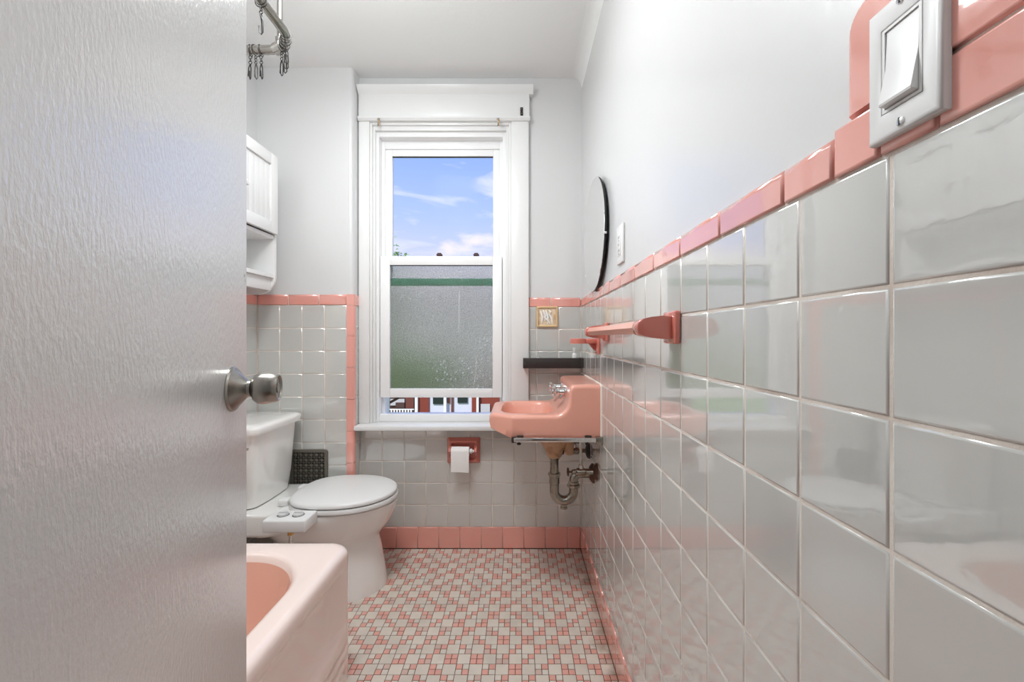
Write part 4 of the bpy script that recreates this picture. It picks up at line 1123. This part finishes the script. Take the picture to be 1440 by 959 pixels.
# ================================================================== TOWEL BAR
TBZ = 1.0715
tb = thing('towel_bar', 'pink ceramic towel bar mounted on the grey tiled right wall', 'towel bar', (XR, 1.11, TBZ))
def bar_post(y0, y1, plate0, plate1):
    xn = 0.2255
    poly = [(XR - 0.011, TBZ + 0.0235), (0.275, TBZ + 0.0225), (0.252, TBZ + 0.020)]
    poly += [(xn + 0.014 + 0.0145 * math.cos(a) * 0.97, TBZ + 0.0165 * math.sin(a)) for a in [PI * 0.55 + PI * 0.9 * k / 12 for k in range(13)]]
    poly += [(0.252, TBZ - 0.020), (0.275, TBZ - 0.0225), (XR - 0.011, TBZ - 0.0235)]
    bm = NB(); prism(bm, poly, 'y', y0, y1, bev=0.003, seg=3); po_ = obj('post', bm, M['pink_fixture'], tb, angle=0.7)
    bm = NB(); box(bm, XR - 0.0125, XR - 0.0004, plate0, plate1, TBZ - 0.032, TBZ + 0.032, bev=0.004, seg=3); obj('wall_plate', bm, M['pink_fixture'], po_)
bar_post(0.785, 0.822, 0.772, 0.836)
bar_post(1.400, 1.437, 1.388, 1.452)
bm = NB()
bc = 0.2445; ra, rb = 0.0155, 0.0145
hexp = [(bc + ra * math.cos(PI * k / 3), TBZ + rb * math.sin(PI * k / 3)) for k in range(6)]
prism(bm, hexp, 'y', 0.82, 1.402, bev=0.0); obj('bar', bm, M['pink_ceramic'], tb, smooth=False)

# ================================================================== TUMBLER HOLDER
th = thing('tumbler_holder', 'small pink ceramic tumbler and toothbrush holder beyond the towel bar', 'holder', (XR, 1.60, 1.03))
bm = NB(); box(bm, XR - 0.010, XR - 0.0004, 1.545, 1.655, 0.990, 1.068, bev=0.004, seg=3); obj('wall_plate', bm, M['pink_fixture'], th)
bm = NB()
def ring2(cx, cy, r, z, n=28): return [Vector((cx + r * math.cos(2 * PI * k / n), cy + r * math.sin(2 * PI * k / n), z)) for k in range(n)]
box(bm, 0.255, XR - 0.008, 1.572, 1.628, 1.028, 1.048, bev=0.004, seg=2)
for (cx, ro_, ri_) in ((0.232, 0.036, 0.029),):
    a = [ring2(cx, 1.60, ro_, 1.028), ring2(cx, 1.60, ro_, 1.046), ring2(cx, 1.60, ro_ - 0.002, 1.048), ring2(cx, 1.60, ri_, 1.048), ring2(cx, 1.60, ri_, 1.028)]
    vr = [[bm.verts.new(p) for p in r] for r in a]
    for m_, n_ in zip(vr, vr[1:] + vr[:1]): ring_faces(bm, m_, n_)
obj('ring_arm', bm, M['pink_fixture'], th)
bm = NB(); prism(bm, [(XR - 0.009, 1.028), (0.268, 1.028), (0.285, 1.008), (XR - 0.009, 0.998)], 'y', 1.59, 1.61, bev=0.002); obj('bracket_foot', bm, M['pink_fixture'], th)

# ================================================================== MIRROR
MC = Vector((0.2885, 1.62, 1.454)); MRad = 0.220
mir = thing('mirror', 'round frameless mirror with black edge on the right wall', 'mirror', (XR, MC.y, MC.z))
tilt = math.radians(0.6)
def disk(bm, x0, x1, r, bev, seg=72):
    lathe(bm, (x1, MC.y, MC.z), (-1, 0, 0), [(r - bev, 0), (r, bev), (r, (x1 - x0) - bev), (r - bev, (x1 - x0))], seg)
bm = NB(); disk(bm, 0.2925, 0.2985, MRad - 0.001, 0.0008); obj('backing', bm, M['black'], mir)
bm = NB(); disk(bm, 0.2895, 0.2924, MRad, 0.0012); obj('mirror_glass', bm, M['mirror'], mir, angle=0.3)
bm = NB(); lathe(bm, (XR + PO, MC.y, MC.z), (-1, 0, 0), [(0.10, 0), (0.10, 0.0112)], 24); obj('spacer', bm, M['black'], mir)
for a in (PI * 1.06, -PI * 0.2):
    bm = NB(); cy_, cz_ = MC.y + math.cos(a) * (MRad + 0.001), MC.z + math.sin(a) * (MRad + 0.001)
    box(bm, 0.2882, 0.2985, cy_ - 0.004, cy_ + 0.004, cz_ - 0.0035, cz_ + 0.0035, bev=0.0012); obj('clip', bm, M['plastic'], mir)

# ================================================================== OUTLET AND SWITCH
ou = thing('wall_outlet', 'white electrical outlet plate on the wall right of the mirror', 'outlet', (XR, 1.24, 1.334))
OZ = 1.334; OY = 1.238
bm = NB(); box(bm, XR - 0.0035, XR + PO, OY - 0.0355, OY + 0.0355, OZ - 0.058, OZ + 0.058, bev=0.0025, seg=3); obj('cover_plate', bm, M['plastic'], ou)
bm = NB(); box(bm, XR - 0.0055, XR, OY - 0.0165, OY + 0.0165, OZ - 0.034, OZ + 0.034, bev=0.001); fc = obj('socket_face', bm, M['plastic'], ou)
for dz in (-0.02, 0.02):
    bm = NB()
    for dy in (-0.0064, 0.0064): box(bm, XR - 0.0060, XR - 0.0052, OY + dy - 0.001, OY + dy + 0.001, OZ + dz - 0.003, OZ + dz + 0.005)
    lathe(bm, (XR - 0.0052, OY, OZ + dz - 0.009), (-1, 0, 0), [(0.0024, 0), (0.0024, 0.0008)], 10)
    obj('socket_slots', bm, M['slot'], fc)
bm = NB()
for dy in (-0.005, 0.005): box(bm, XR - 0.0066, XR - 0.005, OY + dy - 0.0035, OY + dy + 0.0035, OZ - 0.004, OZ + 0.004, bev=0.0005)
obj('test_buttons', bm, M['dial'], fc)
for dz in (-0.048, 0.048):
    bm = NB(); lathe(bm, (XR - 0.0035, OY, OZ + dz), (-1, 0, 0), [(0.003, 0), (0.002, 0.0012)], 10); obj('screw', bm, M['plastic'], ou)

SW0, SW1, SZ0, SZ1 = 0.2860, 0.3468, 1.2125, 1.3215
sw = thing('light_switch', 'white rocker light switch over the pink border at upper right', 'switch', (XR, (SW0 + SW1) / 2, (SZ0 + SZ1) / 2))
SXW = XR - 0.0026; SXF = 0.2952
yc, zc = (SW0 + SW1) / 2, (SZ0 + SZ1) / 2
bm = NB()
def srect(x, iy): return [Vector((x, SW0 + iy, SZ0 + iy)), Vector((x, SW1 - iy, SZ0 + iy)), Vector((x, SW1 - iy, SZ1 - iy)), Vector((x, SW0 + iy, SZ1 - iy))]
hy, hz = 0.0172, 0.0345
hole = lambda x, g=0.0: [Vector((x, yc - hy - g, zc - hz - g)), Vector((x, yc + hy + g, zc - hz - g)), Vector((x, yc + hy + g, zc + hz + g)), Vector((x, yc - hy - g, zc + hz + g))]
vr = [[bm.verts.new(p) for p in r] for r in (srect(SXW, 0), srect(SXF + 0.003, 0.0002), srect(SXF + 0.0012, 0.0008), srect(SXF + 0.0003, 0.0020), srect(SXF, 0.0040), hole(SXF, 0.0006), hole(SXF + 0.0005, 0.0), hole(SXF + 0.006, 0.0))]
for a, c in zip(vr, vr[1:]): ring_faces(bm, a, c)
bm.faces.new(vr[-1])
obj('cover_plate', bm, M['plastic'], sw, angle=0.9)
g = 0.0008
bm = NB()   # frame of the rocker
a, b_ = 0.0164, 0.0336; fw = 0.0022
for bb in ((yc - a, yc - a + fw, zc - b_, zc + b_), (yc + a - fw, yc + a, zc - b_, zc + b_), (yc - a + fw, yc + a - fw, zc - b_, zc - b_ + fw), (yc - a + fw, yc + a - fw, zc + b_ - fw, zc + b_)):
    box(bm, SXF + 0.0002, SXF + 0.005, bb[0], bb[1], bb[2], bb[3])
obj('rocker_frame', bm, M['plastic'], sw, smooth=False)
bm = NB()   # paddle: lower half stands proud
y0, y1 = yc - a + fw + 0.0004, yc + a - fw - 0.0004; z0, z1 = zc - b_ + fw + 0.0006, zc + b_ - fw - 0.0006
prism(bm, [(SXF + 0.005, z0), (SXF - 0.0052, z0 + 0.0012), (SXF - 0.0056, z0 + 0.003), (SXF + 0.0004, zc + 0.001), (SXF + 0.0014, z1), (SXF + 0.005, z1)], 'y', y0, y1, bev=0.0005)
obj('rocker', bm, M['plastic'], sw, angle=0.25)
for dz in (-0.0475, 0.0475):
    bm = NB(); lathe(bm, (SXF + 0.0003, yc, zc + dz), (-1, 0, 0), [(0.0036, 0), (0.0034, 0.0010), (0.0022, 0.0017), (0, 0.0019)], 18); s_ = obj('screw', bm, M['chrome'], sw)
    bm = NB(); box(bm, SXF - 0.0018, SXF - 0.0012, yc - 0.0005, yc + 0.0005, zc + dz - 0.003, zc + dz + 0.003); obj('slot', bm, M['slot'], s_, smooth=False)

# ================================================================== SHELF, PLAQUE, BOTTLE
sh = thing('wall_shelf', 'narrow black wooden shelf across the tiled corner above the sink', 'shelf', (0.165, 1.99, 0.905))
SHX0, SHX1, SHY0 = at(735.5, 0, 1.952).x, XR - 0.0006, 1.952
zs0, zs1 = at(0, 518, 1.952).z, at(0, 503.5, 1.952).z
bm = NB(); box(bm, SHX0, SHX1 - 0.004, SHY0, SHY0 + 0.012, zs0, zs1, bev=0.0012); obj('front_board', bm, M['black_wood'], sh)
bm = NB(); box(bm, SHX0 + 0.002, SHX1 - 0.004, SHY0 + 0.012, D - 0.0008, zs0, zs0 + 0.012, bev=0.001); obj('shelf_board', bm, M['black_wood'], sh)
bm = NB(); box(bm, SHX0 + 0.001, SHX0 + 0.012, SHY0 + 0.012, D - 0.022, zs0, zs1 - 0.003, bev=0.001); obj('end_board', bm, M['black_wood'], sh)
bm = NB(); box(bm, SHX1 - 0.012, SHX1, SHY0 - 0.002, D - 0.001, zs0 + 0.002, zs1 - 0.001, bev=0.001); obj('end_board', bm, M['black_wood'], sh)
for px in (754.5, 769.5):
    bm = NB(); lathe(bm, (at(px, 0, 1.952).x, 1.9525, (zs0 + zs1) / 2 - 0.001), (0, -1, 0), [(0.004, 0), (0.0035, 0.0012), (0, 0.0014)], 12); obj('screw_plug', bm, M['black'], sh)
bz = zs0 + 0.012
bp = at(808, 500, 1.985)
bo = thing('bottle', 'tiny white capped bottle standing at the right end of the black shelf', 'bottle', (bp.x, 1.985, bz))
bm = NB(); lathe(bm, (bp.x, 1.985, bz), (0, 0, 1), [(0.011, 0), (0.012, 0.002), (0.012, 0.052), (0.010, 0.058), (0.006, 0.061), (0.006, 0.064)], 20); obj('body', bm, M['plastic'], bo)
bm = NB(); lathe(bm, (bp.x, 1.985, bz + 0.063), (0, 0, 1), [(0.0085, 0), (0.0085, 0.020), (0.007, 0.022), (0, 0.022)], 16); obj('cap', bm, M['dial'], bo)
cp2 = at(756, 500, 1.985)
M['clear'] = mat('clear_plastic', (0.9, 0.9, 0.9, 1), 0.1); M['clear'].node_tree.nodes['Principled BSDF'].inputs['Transmission Weight'].default_value = 0.85
bm = NB(); lathe(bm, (cp2.x, 1.985, bz), (0, 0, 1), [(0.013, 0), (0.014, 0.002), (0.015, 0.044), (0.0138, 0.044), (0.012, 0.004), (0, 0.003)], 20)
o = obj('cup', bm, M['clear']); tag(o, 'small clear plastic cup standing at the left end of the black shelf', 'cup')

px0, px1, py0, py1 = 754.6, 784, 430.6, 460.5
a0, a1 = at(px0, py1, D), at(px1, py0, D)
pl = thing('wall_plaque', 'square gold-rimmed plaque with white swirls set in the tiles by the window', 'plaque', ((a0.x + a1.x) / 2, D, (a0.z + a1.z) / 2))
pcx, pcz, ph = (a0.x + a1.x) / 2, (a0.z + a1.z) / 2, (a1.x - a0.x) / 2
def sq(h_, y, r): return [Vector((p.x, y, p.y)) for p in rrect(pcx, pcz, h_, h_, r, 0, 40)]
bm = NB(); vr = [[bm.verts.new(p) for p in r] for r in (sq(ph, D - 0.0004, 0.006), sq(ph, D - 0.010, 0.006), sq(ph - 0.003, D - 0.013, 0.006), sq(ph - 0.007, D - 0.013, 0.004), sq(ph - 0.010, D - 0.004, 0.003))]
for a, c in zip(vr, vr[1:]): ring_faces(bm, a, c)
obj('rim', bm, M['gold'], pl)
M['cream_panel'] = mat('cream_and_tan_panel', srgb(226, 206, 178), 0.4, var=(26, srgb(176, 130, 84), 0.5, 0.72), stretch=(1.6, 1, 0.7))
bm = NB(); box(bm, pcx - ph + 0.009, pcx + ph - 0.009, D - 0.005, D - 0.0008, pcz - ph + 0.009, pcz + ph - 0.009); obj('panel', bm, M['cream_panel'], pl, smooth=False)
bm = NB()
for (x0, z0, x1, z1, r) in ((-0.033, 0.03, -0.026, -0.033, 0.006), (-0.022, 0.034, -0.010, -0.02, 0.006), (-0.008, 0.033, 0.004, -0.034, 0.0065), (0.008, 0.016, 0.026, -0.035, 0.006), (-0.018, 0.0, 0.014, -0.035, 0.006), (0.008, 0.034, 0.014, 0.012, 0.005)):
    mid = ((x0 + x1) / 2 + 0.006, (z0 + z1) / 2)
    tube(bm, [(pcx + x0, D - 0.006, pcz + z0), (pcx + mid[0], D - 0.0085, pcz + mid[1]), (pcx + x1, D - 0.006, pcz + z1)], [r * 0.6, r, r * 0.5], 8)
obj('relief_swirl', bm, M['porcelain'], pl)

# ================================================================== TOILET PAPER
a0, a1 = at(629.5, 650.5, D), at(675.5, 614.5, D)
hx0, hx1, hz0, hz1 = a0.x, a1.x, a0.z, a1.z
tp = thing('toilet_paper_holder', 'pink ceramic toilet paper holder on the tiles below the window', 'holder', ((hx0 + hx1) / 2, D, hz0))
yw = D - 0.0005; yo = D - 0.030
bm = NB()
cxh, czh, hwx, hwz = (hx0 + hx1) / 2, (hz0 + hz1) / 2, (hx1 - hx0) / 2, (hz1 - hz0) / 2
def hr(ix, y, r=0.008, dz=0.0): return [Vector((p.x, y, p.y + dz)) for p in rrect(cxh, czh, hwx - ix, hwz - ix, r, 0, 40)]
vr = [[bm.verts.new(p) for p in r] for r in (hr(0, yw), hr(0, D - 0.008), hr(0.004, D - 0.012), hr(0.010, yo + 0.004), hr(0.0135, yo), hr(0.020, yo), hr(0.024, yo + 0.004), hr(0.026, D - 0.006), hr(0.028, D - 0.004))]
for a, c in zip(vr, vr[1:]): ring_faces(bm, a, c)
bm.faces.new(vr[-1])
obj('ceramic_frame', bm, M['pink_fixture'], tp)
rzz = at(0, 634.5, D - 0.045).z
for xs in (hx0 + 0.012, hx1 - 0.026):
    bm = NB(); prism(bm, [(D - 0.028, rzz + 0.026), (D - 0.05, rzz + 0.014), (D - 0.056, rzz), (D - 0.05, rzz - 0.012), (D - 0.028, rzz - 0.03)], 'x', xs, xs + 0.014, bev=0.003); obj('roller_arm', bm, M['pink_fixture'], tp)
ryy = D - 0.045
bm = NB(); lathe(bm, (hx0 + 0.026, ryy, rzz), (1, 0, 0), [(0.006, 0), (0.006, 0.01), (0.011, 0.011), (0.011, hx1 - hx0 - 0.070), (0.013, hx1 - hx0 - 0.069), (0.013, hx1 - hx0 - 0.062), (0.007, hx1 - hx0 - 0.061), (0.006, hx1 - hx0 - 0.053)], 20); obj('roller', bm, M['plastic'], tp)
rx0, rx1 = at(630.8, 0, D - 0.075).x, at(659, 0, D - 0.075).x
rx0 = max(rx0, hx0 + 0.008)
ro_t = thing('toilet_paper_roll', 'white toilet paper roll with a sheet hanging down from the pink holder', 'toilet paper', ((rx0 + rx1) / 2, ryy, rzz))
rx0 = hx0 + 0.0275
bm = NB(); Rr = 0.021
ringsR = []
for (x, r) in ((rx0, 0.0135), (rx0, Rr), (rx1, Rr), (rx1, 0.0135)):
    ringsR.append([Vector((x, ryy + r * math.cos(2 * PI * k / 36), rzz + r * math.sin(2 * PI * k / 36))) for k in range(36)])
vr = [[bm.verts.new(p) for p in r] for r in ringsR]
for a, c in zip(vr, vr[1:] + vr[:1]): ring_faces(bm, a, c)
obj('roll', bm, M['paper'], ro_t)
bm = NB()
zlow = at(0, 664.5, D - 0.075).z
prof_s = [(ryy + (Rr + 0.001) * math.cos(a), rzz + (Rr + 0.001) * math.sin(a)) for a in [PI * 0.5 + PI * 0.5 * k / 8 for k in range(9)]] + [(ryy - Rr - 0.0015, rzz - 0.02), (ryy - Rr - 0.003, rzz - 0.05), (ryy - Rr - 0.001, zlow)]
front = [[bm.verts.new((rx0 + (rx1 - rx0) * f, y + 0.0015 * math.sin(f * 5 + z * 60), z - (0.004 * f if k == len(prof_s) - 1 else 0))) for f in (0, 0.25, 0.5, 0.75, 1)] for k, (y, z) in enumerate(prof_s)]
for r0, r1 in zip(front, front[1:]):
    for k in range(4): bm.faces.new((r0[k], r0[k + 1], r1[k + 1], r1[k]))
ex = bmesh.ops.extrude_face_region(bm, geom=bm.faces[:])
bmesh.ops.translate(bm, verts=[v for v in ex['geom'] if isinstance(v, bmesh.types.BMVert)], vec=(0, 0.0007, 0.0007))
obj('hanging_sheet', bm, M['paper'], ro_t)

# ================================================================== OUTSIDE
M['grass'] = mat('green_grass', srgb(96, 132, 70), 0.9, var=(0.8, srgb(130, 160, 92), 0.4, 0.7))
M['asphalt'] = mat('grey_asphalt', srgb(112, 112, 114), 0.9)
GZ = -5.6
bm = NB(); box(bm, -60, 60, 2.3, 120, GZ - 0.3, GZ); structure('ground', 'lawn below the window', bm, M['grass'])
bm = NB(); box(bm, -60, 60, 14, 23, GZ, GZ + 0.02); structure('road', 'grey road between the houses', bm, M['asphalt'])
M['siding'] = mat('pale_lavender_siding', srgb(206, 208, 220), 0.7)
M['siding_dark'] = mat('grey_siding', srgb(186, 184, 186), 0.7)
M['brick'] = mat('red_brown_brick', srgb(108, 58, 48), 0.8, var=(2, srgb(104, 60, 50), 0.4, 0.7))
M['white_out'] = mat('white_outdoor_paint', srgb(240, 240, 240), 0.6)
M['red_door'] = mat('red_brown_door', srgb(128, 56, 42), 0.5)
M['dark_window'] = mat('dark_window_glass', srgb(40, 46, 48), 0.1)
M['roof'] = mat('grey_shingle', srgb(112, 112, 116), 0.9)
M['dark_porch'] = mat('dark_porch_brown', srgb(76, 54, 48), 0.8)
HD = 34.0
def hx(px, d=HD): return (px - CX) / F_PX * d
def hz(py, d=HD): return H - (py - CY) / F_PX * d
def row_house(pxa, pxb, label, ground_m, items, upper_m):
    xa_, xb_ = hx(pxa), hx(pxb)
    t = thing('row_house', label, 'house', ((xa_ + xb_) / 2, HD, GZ), 'row houses across the street')
    bm = NB(); box(bm, xa_ + 0.01, xb_ - 0.01, HD, HD + 8, GZ, -2.6); obj('ground_wall', bm, ground_m, t, smooth=False)
    bm = NB(); box(bm, xa_ + 0.01, xb_ - 0.01, HD - 0.02, HD + 8, -2.6, 4.9); uw = obj('upper_wall', bm, upper_m, t, smooth=False)
    bm = NB(); prism(bm, [(HD - 0.5, 4.85), (HD + 4, 5.7), (HD + 8.2, 4.85)], 'x', xa_ + 0.005, xb_ - 0.005); obj('roof', bm, M['roof'], t, smooth=False)
    for f in (0.28, 0.72):
        xw = xa_ + (xb_ - xa_) * f
        for zw_ in (-1.2, 1.9):
            bm = NB(); box(bm, xw - 0.55, xw + 0.55, HD - 0.10, HD, zw_, zw_ + 1.6); wf = obj('window', bm, M['white_out'], t, smooth=False)
            bm = NB(); box(bm, xw - 0.46, xw + 0.46, HD - 0.12, HD - 0.09, zw_ + 0.09, zw_ + 1.51); obj('pane', bm, M['dark_window'], wf, smooth=False)
    for (nm, p0, p1, q0, q1, m, dep) in items:
        bm = NB(); box(bm, hx(p0, HD - dep), hx(p1, HD - dep), HD - dep - 0.05, HD - max(0.0, dep - 0.06), hz(q1, HD - dep), hz(q0, HD - dep)); obj(nm, bm, m, t, smooth=False)
    bm = NB(); box(bm, xa_, xb_, HD - 0.6, HD - 0.05, -2.75, -2.6); obj('porch_roof', bm, M['roof'], t, smooth=False)
    bm = NB(); box(bm, xa_, xb_, HD - 0.55, HD - 0.05, GZ, hz(583)); obj('porch_floor', bm, M['asphalt'], t, smooth=False)
    return t
B = 592
hA = row_house(500, 583, 'dark fronted row house with white porch railing, leftmost across the street', M['dark_porch'],
          [('window', 549, 569, 561, 570, M['siding_dark'], 0.1), ('pane', 556.5, 569, 566, 573.5, M['dark_porch'], 0.2), ('door', 570.5, 582, 557, 574, M['brick'], 0.1)], M['siding_dark'])
bm = NB()
box(bm, hx(520, 33.6), hx(582.3, 33.6), 33.55, 33.6, hz(576.2, 33.6), hz(574.8, 33.6)); box(bm, hx(520, 33.6), hx(582.3, 33.6), 33.55, 33.6, hz(583, 33.6), hz(580.4, 33.6))
rl = obj('railing', bm, M['white_out'], hA, smooth=False)
for k in range(16):
    x = hx(519 + 3.95 * k, 33.6)
    bm = NB(); box(bm, x - 0.055, x + 0.055, 33.54, 33.6, hz(581, 33.6), hz(575, 33.6)); obj('baluster', bm, M['white_out'], rl, smooth=False)
row_house(583, 673.4, 'white row house with red door and two dark windows', M['siding'],
          [('porch_post', 583.6, 587, 540, B, M['white_out'], 0.35), ('door', 588, 603.5, 550, B, M['red_door'], 0.08), ('window', 609, 623.5, 552, 568, M['dark_window'], 0.08), ('porch_post', 624, 627.5, 540, B, M['white_out'], 0.35), ('door', 629, 632.5, 557, 567, M['brick'], 0.07),
           ('door', 634.5, 637.5, 552, B, M['brick'], 0.08), ('window', 643.5, 657.5, 552, 566.5, M['dark_window'], 0.08), ('door', 663.5, 669.8, 552, B, M['red_door'], 0.08), ('porch_post', 670, 673, 540, B, M['white_out'], 0.35)], M['siding_dark'])
row_house(674.2, 757, 'red brown brick row house, rightmost across the street', M['red_door'],
          [('window', 676, 689, 568, B, M['siding_dark'], 0.1), ('porch_post', 711, 714, 540, B, M['white_out'], 0.35)], M['siding_dark'])
for px in (617.5, 669.5):
    xx = hx(px, HD + 3)
    bm = NB(); box(bm, xx - 0.16, xx + 0.16, HD + 3, HD + 3.35, 5.2, hz(355.5, HD + 3)); box(bm, xx - 0.24, xx + 0.24, HD + 2.95, HD + 3.4, hz(355.5, HD + 3) - 0.25, hz(355.5, HD + 3) - 0.1)
    hs = [o_ for o_ in bpy.data.objects if o_.name.startswith('row_house') and abs(o_.location.x - hx(628)) < 1.5][0]
    obj('chimney', bm, M['dark_porch'], hs, smooth=False)
# leafy tree at the left of the view
M['leaf'] = mat('green_leaves', srgb(112, 150, 84), 0.7, rnd=0.0, var=(3, srgb(150, 182, 112), 0.4, 0.7))
M['bark'] = mat('bark', srgb(86, 70, 58), 0.9)
TD = 15.0
tbx = hx(530, TD)
tree = thing('tree', 'leafy green tree outside, left of the window view', 'tree', (tbx, TD, GZ))
bm = NB()
tube(bm, [(tbx, TD, GZ), (tbx + 0.05, TD, -3.5), (tbx - 0.1, TD, -1.5), (tbx + 0.05, TD, 1.0), (tbx, TD, 3.6)], [0.2, 0.17, 0.13, 0.08, 0.03], 10)
for (z0, dx, dy, dz) in ((-1.6, 2.2, 0.3, 1.0), (-1.2, 1.4, -0.6, 1.4), (-1.0, -1.3, 0.4, 1.2), (1.0, 0.6, 0.2, 2.2), (1.2, -0.7, -0.2, 1.8), (2.2, 0.45, 0, 1.9)):
    tube(bm, [(tbx, TD, z0), (tbx + dx * 0.5, TD + dy * 0.5, z0 + dz * 0.6), (tbx + dx, TD + dy, z0 + dz)], [0.06, 0.045, 0.02], 6)
obj('trunk', bm, M['bark'], tree)
bm = NB()
def leaves(c, rad, n, s=0.13):
    for _ in range(n):
        while True:
            q_ = Vector((random.uniform(-1, 1), random.uniform(-1, 1), random.uniform(-1, 1)))
            if q_.length < 1: break
        p_ = Vector(c) + Vector((q_.x * rad[0], q_.y * rad[1], q_.z * rad[2]))
        u_ = Vector((random.gauss(0, 1), random.gauss(0, 1), random.gauss(0, 1))).normalized(); _, v_, w_ = frame_for(u_)
        L_, W_ = s * random.uniform(0.7, 1.3), s * 0.45
        a_ = [bm.verts.new(p_ + v_ * L_), bm.verts.new(p_ + w_ * W_ + u_ * 0.02), bm.verts.new(p_ - v_ * L_), bm.verts.new(p_ - w_ * W_ + u_ * 0.02)]
        bm.faces.new(a_)
leaves((tbx + 2.0, TD, -0.45), (1.3, 1.0, 0.62), 2200)
leaves((tbx + 0.6, TD, -0.3), (1.6, 1.3, 0.8), 2000)
leaves((tbx - 1.1, TD, 0.3), (1.3, 1.2, 1.2), 1600)
leaves((tbx + 0.0, TD, 2.6), (0.62, 0.7, 1.4), 1300)
leaves((tbx + 0.64, TD, 4.15), (0.16, 0.4, 0.7), 16, 0.08)
leaves((tbx + 0.85, TD, 4.08), (0.35, 0.3, 0.10), 34, 0.08)
obj('foliage', bm, M['leaf'], tree, smooth=False)['kind'] = 'stuff'
